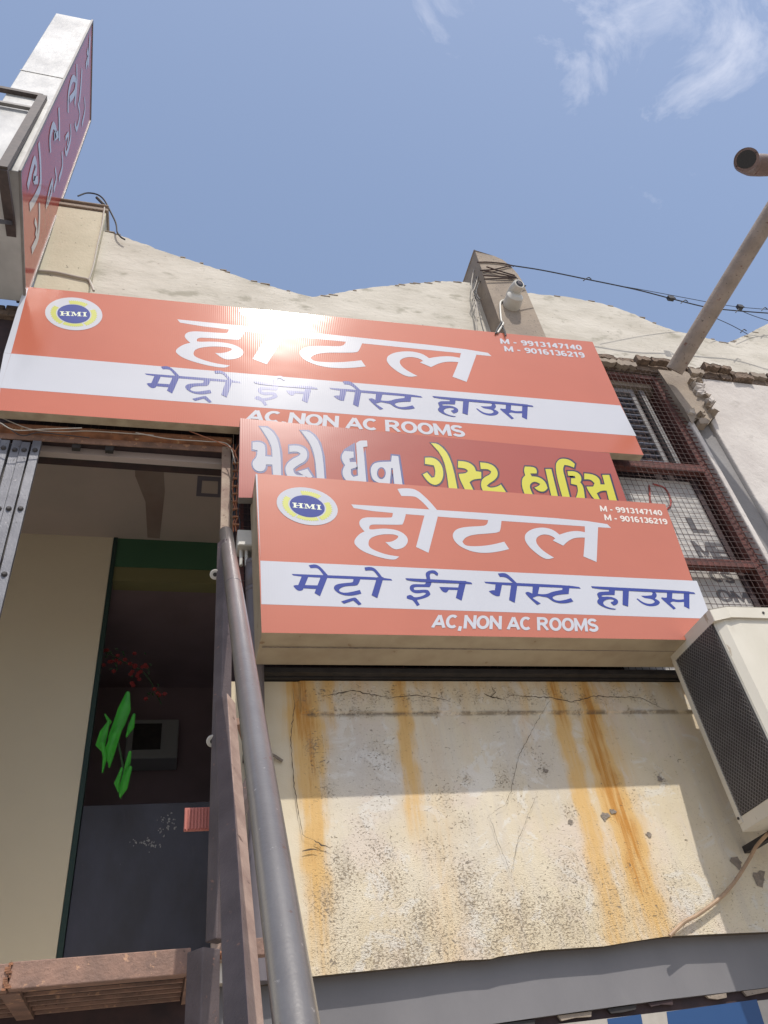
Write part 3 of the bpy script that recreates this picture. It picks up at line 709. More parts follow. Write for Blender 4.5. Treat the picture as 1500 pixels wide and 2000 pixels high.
# folding gate
G = thing('folding_gate', (-1.0, -.01, 2.25), 'grey collapsible steel gate folded at the left of the doorway', 'gate')
m = MB(); xg = -.752
m.add([(xg-.02,-.035,2.25),(xg+.02,-.035,2.25),(xg+.02,-.012,2.25),(xg+.014,-.012,2.25),(xg+.014,-.029,2.25),(xg-.014,-.029,2.25),(xg-.014,-.012,2.25),(xg-.02,-.012,2.25)] +
      [(xg-.02,-.035,4.60),(xg+.02,-.035,4.60),(xg+.02,-.012,4.60),(xg+.014,-.012,4.60),(xg+.014,-.029,4.60),(xg-.014,-.029,4.60),(xg-.014,-.012,4.60),(xg-.02,-.012,4.60)],
      [(i, (i+1) % 8, (i+1) % 8 + 8, i + 8) for i in range(8)] + [(0,1,2,3,4,5,6,7)[::-1], tuple(range(8, 16))])
bar0 = m.build('gate_channel', M['gate'], G)
rv0 = None
NB = 12
for k in range(NB):
    off = (-.047 * k - .004 * (k % 2), .004 * (k % 3), -.012 * (k % 2))
    if k: inst(bar0, off)
    for zz in (4.53, 4.14, 3.76, 3.38, 3.0):
        if rv0 is None:
            r = MB(); r.tube([(xg, -.036, zz), (xg, -.040, zz), (xg, -.046, zz)], [.013, .013, .008], 8); rv0 = r.build('rivet', M['gate_dark'], G); rv0z = zz
        else: inst(rv0, (off[0], off[1], zz - rv0z))
m = MB()
for k in range(NB - 1):
    for zz in (4.53, 4.14, 3.76, 3.38, 3.0):
        m.bar((xg - .047 * k, -.008, zz), (xg - .047 * (k + 1), -.008, zz - .33), .02, .005)
m.build('lattice', M['gate_dark'], G, kind='stuff')
m = MB(); m.box((xg - .6, .0, 2.25), (xg + .006, .006, 4.6)); m.build('gate_backing', M['gate_dark'], G)
m = MB(); m.box((-2.4, .012, 2.2), (-1.30, .2, 4.6)); m.build('left_wall', M['beige'], B)

# half door
dt = float(P(280, 1568, YB)[2])
D = thing('half_door', (-.1, YB, 2.2), 'blue-black painted half door with scraped paint marks behind the steel post', 'door')
m = MB(); m.box((xc_ + .032, YB + .012, 2.2), (.45, YB + .05, dt)); bevel(m.build('door_panel', M['door_blue'], D), .004)
m = MB()
for i in range(60):
    a, b = random.choice([(268, 1648), (290, 1640), (312, 1625), (325, 1620), (335, 1605), (300, 1650), (325, 1600)])
    c = P(a + random.gauss(0, 9), b + random.gauss(0, 6), YB + .0115); r = random.uniform(.002, .007)
    m.prism([(c[0] + r * math.cos(t) * random.uniform(.3, 1.4), YB + .0112, c[2] + r * 1.3 * math.sin(t) * random.uniform(.4, 1.2)) for t in np.linspace(0, 2*math.pi, 7)[:-1]], (0, -.0006, 0))
m.build('paint_scrapes', mat('scraped_paint', (.33,.33,.34), None, rough=.8), D, kind='stuff')
yp = -.40
c0 = P(361, 1578, yp); c1 = P(414, 1620, yp)
RP = thing('ribbed_plate', ((c0[0]+c1[0])/2, yp, c1[2]), 'small red ribbed plastic plate fixed to the left of the steel post', 'plate')
m = MB(); m.box((c0[0], yp, c1[2]), (c1[0] + .02, yp + .012, c0[2])); m.build('plate_base', M['red_pl'], RP)
m = MB(); m.box((c0[0] + .002, yp - .006, c1[2] + .003), (c0[0] + .007, yp - .0005, c0[2] - .003)); rb = m.build('rib', M['red_pl'], RP)
for k in range(1, 9): inst(rb, (k * .0105, 0, 0))

# plant and garland inside the doorway
def leaf(pts, wid, y):
    V = []; F = []; p3 = [P(a, b, y + .02 * i) for i, (a, b) in enumerate(pts)]; n = len(p3)
    for i, q in enumerate(p3):
        t = p3[min(i+1, n-1)] - p3[max(i-1, 0)]; t /= np.linalg.norm(t); nr = np.cross(t, [0, 1, 0]); nr /= np.linalg.norm(nr)
        w_ = wid[i] * .0034 * rng.uniform(.75, 1.2)
        V += [q - nr * w_, q + np.array([0, -.012, 0]), q + nr * w_]
    for i in range(n - 1):
        F += [(3*i, 3*i+1, 3*i+4, 3*i+3), (3*i+1, 3*i+2, 3*i+5, 3*i+4)]
    return V, F
PLT = thing('potted_plant', P(235, 1560, .70).tolist(), 'plant with long bright green leaves inside the dark doorway', 'plant')
for pts, wid in ((((250,1352),(243,1385),(232,1415),(220,1440),(217,1470),(214,1498)), (3,9,11,8,5,1)), (((212,1410),(203,1430),(196,1455),(202,1468)), (2,6,9,2)),
                 (((232,1420),(222,1450),(216,1480),(213,1500)), (6,7,5,1)), (((254,1468),(250,1490),(242,1512)), (2,5,2)),
                 (((255,1497),(247,1515),(240,1540),(234,1558)), (3,7,6,1)), (((225,1432),(214,1462),(211,1490)), (5,6,1)), (((200,1450),(205,1480),(200,1510)), (4,3,1)), (((262,1395),(256,1420),(246,1440)), (2,5,1)), (((238,1500),(228,1530),(232,1548)), (2,4,1)), (((205,1395),(214,1410),(206,1428)), (1,4,1))):
    V, F = leaf(pts, wid, 1.25); mesh_ob('leaf', V, F, M['leaf'], PLT, smooth=True)
m = MB(); m.tube(smooth_path([P(250, 1352, 1.27), P(228, 1420, 1.3), P(240, 1500, 1.3), P(236, 1560, 1.32)]), .006, 6); m.build('stem', M['leaf_dark'], PLT)
GL = thing('flower_garland', P(240, 1300, .9).tolist(), 'dusty garland of dull red flowers and small leaves hanging in the dark doorway', 'garland')
fl = None
for i in range(60):
    a, b = random.choice([(205, 1282), (225, 1285), (240, 1280), (268, 1302), (282, 1305), (215, 1300), (262, 1330), (300, 1345), (308, 1360)])
    c = Vector(P(a + random.gauss(0, 9), b + random.gauss(0, 8), 1.9))
    if fl is None:
        m = MB()
        for k in range(6):
            t = k * math.pi / 3; r = .012
            m.add([c, c + Vector((r*math.cos(t), -.006, r*math.sin(t))), c + Vector((r*1.5*math.cos(t+.5), -.002, r*1.5*math.sin(t+.5))), c + Vector((r*math.cos(t+1), -.006, r*math.sin(t+1)))], [(0,1,2,3)])
        fl = m.build('flower', M['flower'], GL); c0_ = c
        m = MB(); m.add([c, c + Vector((.014,-.004,.006)), c + Vector((.03,0,.0)), c + Vector((.014,-.004,-.008))], [(0,1,2,3)]); lf = m.build('small_leaf', M['leaf_dark'], GL)
    else:
        o = inst(fl if i % 2 else lf, tuple(c - c0_)); o.rotation_euler.y = random.uniform(0, 6)
m = MB(); m.tube(smooth_path([P(190, 1262, 1.91), P(240, 1292, 1.91), P(285, 1318, 1.91), P(315, 1375, 1.91)]), .004, 5); m.build('garland_string', M['leaf_dark'], GL)
# old window AC on the room's far wall
c = PD(262, 1405, 6.6); c2 = PD(345, 1475, 6.6)
IA = thing('indoor_air_conditioner', (c[0], 2.9, 4.0), 'dim grey box air conditioner on the far wall inside the dark room', 'air conditioner')
ca, cb = P(250, 1405, 2.86), P(346, 1480, 2.86)
m = MB(); m.box((ca[0], 2.86, cb[2]), (cb[0], 3.095, ca[2])); bevel(m.build('casing', mat('dim_grey_casing', (.30,.31,.31), None, rough=.5), IA), .01)
m = MB(); m.box((ca[0] + .05, 2.852, cb[2] + .07), (ca[0] + .26, 2.859, ca[2] - .04)); m.build('grille', M['black'], IA)

# ------------------------------------------------------------------ staircase and its rails
ST = thing('steel_staircase', (.1, -.6, 2.1), 'rusty welded steel stair landing with square posts and slatted grille', 'staircase')
yb = -.45
def tube_sq(p, q, w, roll, name, parent=ST, worn=True):  # worn: one face takes the painted sunlit tone
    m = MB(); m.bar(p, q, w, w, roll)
    o = m.build(name, [M['tube_dark'], M['tube_lit']], parent)
    # faces: the side most towards +x gets the paler colour that stands in for sunlight
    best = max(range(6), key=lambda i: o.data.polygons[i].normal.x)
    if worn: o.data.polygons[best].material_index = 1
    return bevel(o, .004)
R30 = math.radians(38)
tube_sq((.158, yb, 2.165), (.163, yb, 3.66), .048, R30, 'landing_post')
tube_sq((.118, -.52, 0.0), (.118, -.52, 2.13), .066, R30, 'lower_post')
# platform front beam
bz0, bz1 = P(200, 1918, yb)[2], P(390, 1850, yb)[2]
m = MB(); m.box((-.39, yb - .006, bz0), (.085, yb + .03, bz1 - .0)); bevel(m.build('front_beam', M['rust_beam'], ST, label='light rusty front beam of the landing'), .003)
m = MB(); m.box((-1.5, yb - .006, bz0 - .002), (-.394, yb + .03, bz1 - .003)); bevel(m.build('front_beam', M['rust_beam'], ST), .003)
m = MB()
for i in range(14): 
    m.box((-.396 + random.uniform(-.008, .008), yb - .011, bz0 + i * .005 - .002), (-.388 + random.uniform(-.006, .008), yb - .004, bz0 + i * .005 + .004))
m.build('weld_bead', M['rust_orange'], ST, kind='stuff')
sl = MB(); sl.box((-.36, yb + .045, bz0 + .004), (.07, yb + .062, bz0 + .012)); s0 = sl.build('grille_slat', M['rust_beam'], ST)
for k in range(1, 6): inst(s0, (0, k * .068, 0))
sl = MB(); sl.box((-1.45, yb + .045, bz0 + .004), (-.42, yb + .062, bz0 + .012)); s1_ = sl.build('grille_slat', M['rust_beam'], ST)
for k in range(1, 6): inst(s1_, (0, k * .068, 0))
m = MB(); m.box((-.415, yb + .04, bz0 - .002), (-.365, -.01, bz0 + .05)); m.build('cross_bearer', M['rust_beam'], ST)
m = MB(); m.box((.075, yb + .04, bz0 - .002), (.125, -.01, bz0 + .05)); m.build('cross_bearer', M['rust_beam'], ST)
m = MB(); m.box((-1.45, yb + .04, bz0 + .051), (.13, .0, bz0 + .055)); m.build('tread_plate', M['black'], ST)  # plate coloured black to stand in for shade between the slats
m = MB()
wb = P(430, 1856, yb - .04)
for i in range(26):
    a = random.uniform(0, 1); c = Vector((wb[0] - .04 + a * .075, yb - .035 - random.uniform(0, .02), wb[2] - .01 + random.uniform(-.008, .008) - .01 * a)); r = random.uniform(.004, .009)
    m.tube([c - Vector((r, 0, 0)), c, c + Vector((r, 0, 0))], [r * .4, r, r * .4], 6)
m.build('weld_bead', M['rust_orange'], ST, kind='stuff')
# sloping square rail and brackets
t0 = P(440, 1372, -.47); t1 = PD(476, 2000, 1.62); dv = t1 - t0; t2 = t1 + dv * ((t1[2] - .02) / -dv[2])
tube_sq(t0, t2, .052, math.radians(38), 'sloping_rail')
bx = P(455, 1815 + 30, -.43); by = P(535, 1850, -.43)
m = MB(); m.box((.19, -.47, P(500, 1872, -.43)[2]), (.36, -.43, P(500, 1838, -.43)[2])); bevel(m.build('side_beam', M['rust_beam'], ST), .003)
m = MB(); m.bar(P(470, 1408, -.45), P(500, 1500, -.2), .03); m.build('brace', M['rust_beam'], ST)
m = MB(); m.bar(P(505, 1490, -.25), P(462, 1600, -.42), .035); m.build('brace', M['tube_dark'], ST)
m = MB(); m.box((.0, -.6, 0), (.3, -.4, .02)); m.build('foot_plate', M['rust_beam'], ST)
# round handrail
HR = thing('round_handrail', PD(580, 2000, 1.19).tolist(), 'thick round grey handrail pipe slanting down towards the viewer', 'handrail')
h0, h1 = Vector(P(441, 1040, -.30)), Vector(PD(579, 2000, 1.17))
hd = (h1 - h0).normalized(); rr = .0298
path = [h0 - hd * .004, h0 + hd * .004] + [h0 + (h1 - h0) * t for t in (.1, .3, .5, .7, .9, 1.0)] + [h1 + hd * ((h1.z - .03) / -hd.z)]
m = MB(); m.tube(path, [rr * .8] + [rr] * (len(path) - 1), 40); hr = m.build('pipe', M['rail'], HR, smooth=True)
hr.data.set_sharp_from_angle(angle=math.radians(40))
m = MB(); jn = h0 + (h1 - h0) * .30; m.tube([jn, jn + hd * .008], rr + .0008, 40); m.build('joint_ring', M['rail'], HR, smooth=True)
bb = h0 + hd * 1.02; m = MB()
cpt = Vector(P(492, 1434, -.0)) ; 
kq = h0.lerp(h1, .43); dirc = (Vector(CP.tolist()) - kq).normalized()
m.tube([kq + dirc * rr * .9, kq + dirc * (rr + .003)], [.006, .002], 8); m.build('weld_dot', M['rail'], HR)
# drain pipe on the wall behind
DP = thing('drain_pipe', (.33, -.05, 2.0), 'dark vertical plastic drain pipe fixed to the wall behind the handrail', 'drain pipe')
pa_ = P(491, 1100, -.055); pb_ = P(500, 1416, -.055)
xm = (pa_[0] + P(503, 1300, -.055)[0]) / 2
m = MB(); m.tube([(xm, -.055, pa_[2]), (xm, -.055, 2.12)], .038, 28); dp = m.build('pipe', M['drain'], DP, smooth=True); dp.data.set_sharp_from_angle(angle=math.radians(40))
for a, r in (((1098, 1106), .0405), ((1150, 1158), .040), ((1100, 1152), .0395)):
    m = MB(); m.tube([(xm, -.055, P(495, a[0], -.055)[2]), (xm, -.055, P(495, a[1], -.055)[2])], r, 28, caps=True); m.build('collar', M['drain'], DP, smooth=True)
zc_ = P(530, 1478, -.02)
m = MB(); m.tube(smooth_path([(xm + .02, -.03, zc_[2]), (xm + .06, -.02, zc_[2] + .012), (xm + .11, -.01, zc_[2] - .015)]), [.006] * 13, 6); m.build('pipe_hook', M['chip'], DP)
m = MB(); m.box((xm - .05, -.10, zc_[2] - .02), (xm + .05, -.008, zc_[2] + .012)); m.build('clamp', M['tube_dark'], DP)
# junction box
JB = thing('junction_box', (.28, -.1, 3.9), 'small white plastic junction box with conduits left of the lit hoarding', 'box')
j0, j1 = P(464, 1034, -.1), P(494, 1066, -.1)
m = MB(); m.box((j0[0], -.1, j1[2]), (j1[0], .0, j0[2])); bevel(m.build('box_body', M['white_pl'], JB), .004)
m = MB(); m.box((j0[0] + .006, -.103, j1[2] + .004), (j1[0] - .004, -.1005, j0[2] - .004)); m.build('lid', M['white_pl'], JB)
m = MB(); m.tube([(j0[0] + .02, -.06, j1[2]), (j0[0] + .02, -.06, j1[2] - .09)], .009, 10); cdt = m.build('conduit', M['white_pl'], JB); inst(cdt, (.026, 0, 0))

# white insulator rings
def ring(px, py, y, lab):
    c = P(px, py, y); r = thing('insulator_ring', c.tolist(), lab, 'insulator', 'white insulator rings behind the landing post')
    n_ = np.array([0, -.80, -.60])
    m = MB(); m.tube([c, c + n_ * .004, c + n_ * .006], [.021, .021, .018], 24); m.build('disc', M['white_pl'], r)
    m = MB(); m.tube([c + n_ * .0062, c + n_ * .0075], .0085, 14); m.build('hole', M['glassy'], r)
    m = MB(); m.bar(c, c + np.array([.035, .01, 0]), .006); m.build('stem', M['tube_dark'], r)
ring(420, 1122, yb + .012, 'white round insulator ring level with the green lintel')
ring(415, 1447, yb + .012, 'white round insulator ring at mid height beside the landing post')

# ------------------------------------------------------------------ lettering helpers
def homog(src, dst):
    A = []; 
    for (x, y), (u, v) in zip(src, dst):
        A.append([x, y, 1, 0, 0, 0, -u*x, -u*y, -u]); A.append([0, 0, 0, x, y, 1, -v*x, -v*y, -v])
    A = np.array(A, float)
    s = np.array([1e-3, 1e-3, 1, 1e-3, 1e-3, 1, 1e-6, 1e-6, 1e-3]); _, _, vt = np.linalg.svd(A * s)
    h = vt[-1] * s; H = h.reshape(3, 3)
    return lambda p: ((H[0,0]*p[0]+H[0,1]*p[1]+H[0,2])/(H[2,0]*p[0]+H[2,1]*p[1]+H[2,2]), (H[1,0]*p[0]+H[1,1]*p[1]+H[1,2])/(H[2,0]*p[0]+H[2,1]*p[1]+H[2,2]))
def crop(x0, y0, s, pts): return [(x0 + a / s, y0 + b / s) for a, b in pts]
def smooth2(poly, it=1):                  # gentle corner rounding that keeps sharp corners
    for _ in range(it):
        out = []; n = len(poly)
        for i in range(n):
            p0, p1, p2 = np.array(poly[i-1]), np.array(poly[i]), np.array(poly[(i+1) % n])
            a, b = p1 - p0, p2 - p1; la, lb = np.linalg.norm(a), np.linalg.norm(b)
            if la < 1e-6 or lb < 1e-6: continue
            cosv = a.dot(b) / la / lb
            if cosv > 0.55: out += [tuple(p1 - a * .27), tuple(p1 + b * .27)]
            else: out.append(tuple(p1))
        poly = out
    return poly
A_ = (680, 940, 5.769); B_ = (860, 980, 4.167)
HEAD = [
 [(686.1,985.1),(1179.2,1017.2),(1193.6,1031.1),(1168,1029.8),(695.6,998.6)],
 crop(*A_, [(555,88),(600,78),(720,80),(790,110),(860,170),(940,250),(1010,335),(930,340),(905,305),(840,235),(780,185),(740,168),(600,165)]),
 crop(*A_, [(870,350),(1020,350),(1005,420),(905,805),(765,740),(855,400)]),
 crop(*A_, [(505,340),(500,395),(485,412),(250,405),(190,408),(145,425),(122,460),(130,500),(160,540),(185,565),(130,590),(80,645),(65,690),(90,730),(150,780),(250,825),(400,870),(515,885),(550,872),(575,848),(450,830),(350,800),(260,760),(230,725),(228,690),(240,650),(290,620),(370,600),(450,595),(530,600),(565,618),(560,640),(520,668),(470,685),(420,685),(510,770),(590,762),(650,730),(680,665),(650,605),(570,555),(470,535),(370,532),(270,545),(240,540),(235,515),(250,493),(290,485),(600,492),(620,480),(650,375),(655,340)]),
 crop(*B_, [(390,120),(500,130),(490,235),(470,250),(400,258),(290,265),(230,278),(195,300),(180,325),(195,350),(230,362),(330,362),(430,348),(520,325),(560,385),(480,405),(380,418),(280,412),(190,380),(130,340),(97,285),(110,240),(150,215),(220,203),(340,198),(375,190),(388,165)]),
 crop(*B_, [(1175,175),(1285,180),(1280,300),(1272,490),(1165,445),(1178,290)]),
 crop(*B_, [(1185,250),(1130,238),(1080,238),(1020,250),(970,268),(930,235),(880,215),(820,208),(750,220),(700,250),(683,290),(700,340),(760,405),(860,475),(925,455),(850,410),(795,360),(775,315),(790,285),(830,265),(880,268),(920,285),(935,300),(915,315),(1000,357),(1050,310),(1110,290),(1185,292)])]
C1 = (560,1095,7.143); C2 = (770,1105,7.895); C3 = (940,1110,7.143); C4 = (1150,1125,6.818)
SUB = [
 crop(*C1, [(68,185),(1440,235),(1475,278),(110,225)]),
 crop(*C1, [(305,65),(370,50),(430,58),(490,105),(575,205),(520,210),(450,115),(410,100),(335,105)]),
 crop(*C1, [(215,205),(308,210),(235,385),(225,410),(190,422),(150,415),(115,385),(92,350),(120,340),(160,340)]),
 crop(*C1, [(250,340),(435,345),(420,395),(230,385)]),
 crop(*C1, [(485,200),(580,205),(465,495),(388,450)]),
 crop(*C1, [(930,235),(1035,235),(1000,335),(960,348),(850,352),(780,365),(740,390),(728,410),(750,440),(830,450),(930,430),(1020,408),(1042,458),(960,480),(870,490),(780,478),(700,440),(655,390),(665,350),(710,325),(800,312),(910,305),(930,290)]),
 crop(*C1, [(760,568),(940,510),(970,520),(1045,605),(1005,620),(930,555),(800,600)]),
 crop(*C1, [(1085,95),(1150,85),(1210,95),(1260,135),(1340,240),(1290,240),(1230,155),(1190,130),(1100,138)]),
 crop(*C1, [(1260,230),(1352,230),(1265,520),(1185,480)]),
 crop(*C2, [(172,190),(1170,235),(1205,280),(215,242)]),
 crop(*C2, [(500,215),(500,190),(480,120),(510,85),(580,65),(640,75),(680,120),(670,150),(640,140),(610,110),(560,115),(545,150),(560,215)]),
 crop(*C2, [(490,225),(580,230),(570,290),(545,330),(330,325),(300,340),(310,370),(350,375),(500,365),(540,390),(560,440),(530,475),(450,505),(350,528),(395,602),(350,622),(290,530),(230,520),(190,500),(195,465),(240,445),(280,460),(300,485),(360,485),(450,460),(490,430),(470,410),(370,428),(290,415),(245,375),(235,330),(260,295),(310,280),(470,288),(485,270)]),
 crop(*C2, [(695,325),(1000,335),(985,375),(840,370),(815,410),(780,415),(730,385)]),
 crop(*C2, [(1010,230),(1112,235),(1040,538),(950,495)]),
 crop(*C3, [(40,185),(1345,240),(1390,283),(85,225)]),
 crop(*C3, [(232,72),(310,62),(370,80),(495,205),(445,210),(350,120),(260,118)]),
 crop(*C3, [(200,215),(292,220),(258,385),(220,390),(160,365),(105,318),(150,305),(190,305)]),
 crop(*C3, [(420,205),(507,210),(468,480),(388,440)]),
 crop(*C3, [(720,230),(817,235),(790,355),(850,362),(925,357),(990,325),(1130,300),(1137,240),(1232,240),(1220,355),(1080,365),(1010,385),(992,405),(1010,435),(1080,455),(1170,440),(1250,415),(1285,460),(1200,485),(1100,488),(1010,465),(960,430),(925,402),(860,395),(790,378),(712,412),(830,490),(780,508),(640,380),(615,340),(650,322),(712,352)]),
 crop(*C4, [(30,135),(1385,200),(1420,238),(65,178)]),
 crop(*C4, [(275,165),(350,170),(345,250),(180,250),(168,265),(180,278),(260,272),(330,285),(385,315),(395,350),(370,380),(330,390),(290,350),(330,335),(335,315),(300,305),(240,310),(195,335),(190,370),(220,400),(290,425),(365,437),(345,448),(260,435),(170,400),(115,360),(112,325),(135,300),(110,240),(130,215),(180,208),(268,205)]),
 crop(*C4, [(455,168),(535,172),(525,405),(450,380)]),
 crop(*C4, [(800,180),(860,182),(905,240),(905,275),(880,300),(930,325),(948,350),(930,385),(860,405),(780,400),(700,365),(635,305),(650,298),(720,350),(790,370),(850,368),(880,345),(860,315),(800,300),(740,295),(695,262),(780,262),(840,255),(850,225)]),
 crop(*C4, [(1040,188),(1115,192),(1110,300),(1180,318),(1265,310),(1265,200),(1340,205),(1340,440),(1268,405),(1268,345),(1180,350),(1115,337),(1085,357),(1160,430),(1130,447),(965,300),(970,282),(1010,290),(1040,285)])]
ident = lambda p: p
mH = homog([(686.1,985.1),(1193.6,1031.1),(1165.3,1097.6),(691,1059.6),(769.3,1093.4),(883.3,1048.4)],
           [(346.1,624),(960,693.2),(911.6,746.2),(342.7,682.7),(434.7,718),(584,694.7)])
mS = homog([(569.5,1120.9),(1358.3,1159.9),(1346.5,1189.5),(700.7,1181.8),(814.3,1183.8)],
           [(282.7,730),(1042.4,793.2),(1029.2,821.2),(408,785.9),(517.3,792)])
def glyphs(polys, tf, y, mt, parent, name='letter', k=.0001, step=.00012):
    out = []
    for i, poly in enumerate(polys):
        pts = [P(*tf(p), y - k - step * (i % 11)) for p in smooth2(poly, 2)]
        m = MB(); m.flat(pts); out.append(m.build(name, mt, parent))
    return out
def ellipse(c, u, v, a0=0, a1=2*math.pi, n=40, r=1.0):
    return [(c[0] + r*(u[0]*math.cos(t) + v[0]*math.sin(t)), c[1] + r*(u[1]*math.cos(t) + v[1]*math.sin(t))) for t in np.linspace(a0, a1, n, endpoint=(a1 - a0) < 6.2)]
def logo(c, u, v, y, parent):
    root = None
    m = MB(); m.flat([P(*p, y - .0006) for p in ellipse(c, u, v)]); root = m.build('logo_disc', M['p_white'], parent)
    def arc(a0, a1, r0, r1):
        o = ellipse(c, u, v, a0, a1, 22, 1.0); 
        ts = np.linspace(a0, a1, 22); poly = []
        for i, t in enumerate(ts):
            rr_ = r1 + (.035 if i % 2 else -.02); poly.append((c[0] + rr_*(u[0]*math.cos(t)+v[0]*math.sin(t)), c[1] + rr_*(u[1]*math.cos(t)+v[1]*math.sin(t))))
        for t in ts[::-1]: poly.append((c[0] + r0*(u[0]*math.cos(t)+v[0]*math.sin(t)), c[1] + r0*(u[1]*math.cos(t)+v[1]*math.sin(t))))
        MB().flat([P(*p, y - .0010) for p in poly]).build('wreath_arc', M['p_gold'], root)
    arc(-.95*math.pi/2 + -.28, -.95*math.pi/2 + .62, .60, .80)
    arc(-.42, 1.02, .62, .80); arc(1.12, 2.15, .60, .76); arc(2.22, 3.75, .62, .80)
    MB().flat([P(*p, y - .0014) for p in ellipse(c, u, v, r=.575)]).build('logo_centre', M['p_blue'], root)
    # serif capitals H M I
    def L(px_, py_): return P(c[0] + px_*u[0] + py_*v[0], c[1] + px_*u[1] + py_*v[1], y - .0018)
    def rect(parts, nm):
        m = MB()
        for q in parts: m.flat([L(*p) for p in q])
        m.build('letter', M['p_yellow' ] if False else M['p_cream'], root)
    def bx(x0, x1, y0, y1): return [(x0, y0), (x1, y0), (x1, y1), (x0, y1)]
    t = .13
    rect([bx(-.44,-.37,-t,t), bx(-.24,-.17,-t,t), bx(-.37,-.24,-.02,.02), bx(-.48,-.441,-t,-t+.035), bx(-.369,-.33,-t,-t+.035), bx(-.48,-.441,t-.035,t), bx(-.369,-.33,t-.035,t), bx(-.28,-.241,-t,-t+.035), bx(-.169,-.13,-t,-t+.035), bx(-.28,-.241,t-.035,t), bx(-.169,-.13,t-.035,t)], 'H')
    rect([bx(-.06,-.035,-t,t), bx(.16,.23,-t,t), [(-.06,-t),(.02,-t),(.085,.05),(.055,t)], [(.0855,.05),(.16,-t),(.16,-t+.09),(.0555,t)], bx(-.10,-.061,t-.035,t), bx(-.034,.0,t-.035,t), bx(.12,.159,t-.035,t), bx(.231,.27,t-.035,t), bx(-.10,-.061,-t,-t+.03), bx(.231,.27,-t,-t+.03)], 'M')
    rect([bx(.35,.42,-t,t), bx(.31,.349,-t,-t+.035), bx(.421,.46,-t,-t+.035), bx(.31,.349,t-.035,t), bx(.421,.46,t-.035,t)], 'I')
M['p_cream'] = print_mat('cream_print', (.62,.66,.50), .4)

def board(name, quad, y, depth, mface, mside, label, under=None):
    c = P(*quad[3], y)
    t = thing(name, ((P(*quad[0], y) + P(*quad[2], y)) / 2).tolist(), label, 'sign')
    Q = [P(*p, y) for p in quad]           # TL TR BR BL
    m = MB(); Qb = [q + np.array([0, depth, 0]) for q in Q]
    m.hexa([Q[3], Q[2], Qb[2], Qb[3]], [Q[0], Q[1], Qb[1], Qb[0]])
    bevel(m.build('box_body', mside, t), .003)
    m = MB(); e = [q + np.array([0, -.0015, 0]) for q in Q]; m.flat(e); m.build('printed_face', mface, t)
    return t
# --- long board
Y1 = -.15
S1 = board('hotel_signboard', [(47,560),(1157,668),(1257,889),(-12,801)], Y1, .055, M['p_red'], mat('board_edge_cream', (.45,.38,.27), (.33,.26,.18), 12, .7),
           'longest red and white hotel signboard, topmost, with blue Hindi lettering across a white band')
def patch(poly, y, mt, parent, name):
    return MB().flat([P(*p, y) for p in poly]).build(name, mt, parent)
patch([(22,690.5),(1212,792),(1243,851.5),(0,757.5)], Y1 - .0019, M['p_white'], S1, 'white_band')
patch([(47,561),(55.5,562),(21.5,690.3),(7.5,689)], Y1 - .0019, M['p_white'], S1, 'white_border')
patch([(7.4,689.2),(21.6,690.7),(0,757.4),(-5.5,756.5)], Y1 - .0026, M['p_white'], S1, 'white_border')
patch([(-5.6,757.5),(.6,758.2),(-2,782),(-9.5,781)], Y1 - .0026, M['p_white'], S1, 'white_border')
glyphs(HEAD, mH, Y1 - .0018, M['p_white'], S1)
glyphs(SUB, mS, Y1 - .0024, M['p_blue'], S1)
logo((144,613), (56,2.2), (1.5,32), Y1 - .0022, S1)
text_quad('M - 9913147140', [(976,661),(1135,674),(1138,684),(978,671)], Y1 - .0026, M['p_white'], S1, bold=.026)
text_quad('M - 9016136219', [(984,675.5),(1140,688.5),(1144,699),(986,686)], Y1 - .0026, M['p_white'], S1, bold=.026)
text_quad('AC,NON AC ROOMS', [(486,799),(905,831.5),(911,854),(479,821.5)], Y1 - .0026, M['p_white'], S1, bold=.026)
# --- middle board
Y2 = -.215
S2 = board('hotel_signboard', [(469,817),(1190,885),(1226,985),(466,972)], Y2, .045, M['p_red2'], M['alu'],
           'brick red middle signboard with white and yellow Gujarati lettering, half covered by the lower one')
def offset_poly(poly, d):
    n = len(poly); area = sum(poly[i][0]*poly[(i+1)%n][1] - poly[(i+1)%n][0]*poly[i][1] for i in range(n)); s = 1 if area > 0 else -1
    out = []
    for i in range(n):
        p0, p1, p2 = np.array(poly[i-1]), np.array(poly[i]), np.array(poly[(i+1) % n])
        a = p1 - p0; b = p2 - p1; a /= np.linalg.norm(a) + 1e-9; b /= np.linalg.norm(b) + 1e-9
        n1 = np.array([a[1], -a[0]]) * s; n2 = np.array([b[1], -b[0]]) * s; nn = n1 + n2; l = np.linalg.norm(nn)
        nn = n1 if l < .3 else nn / l; k = 1 / max(.6, nn.dot(n1)); out.append(tuple(p1 + nn * d * k))
    return out
DD = (470, 820, 3.947); EE = (800, 820, 3.488)
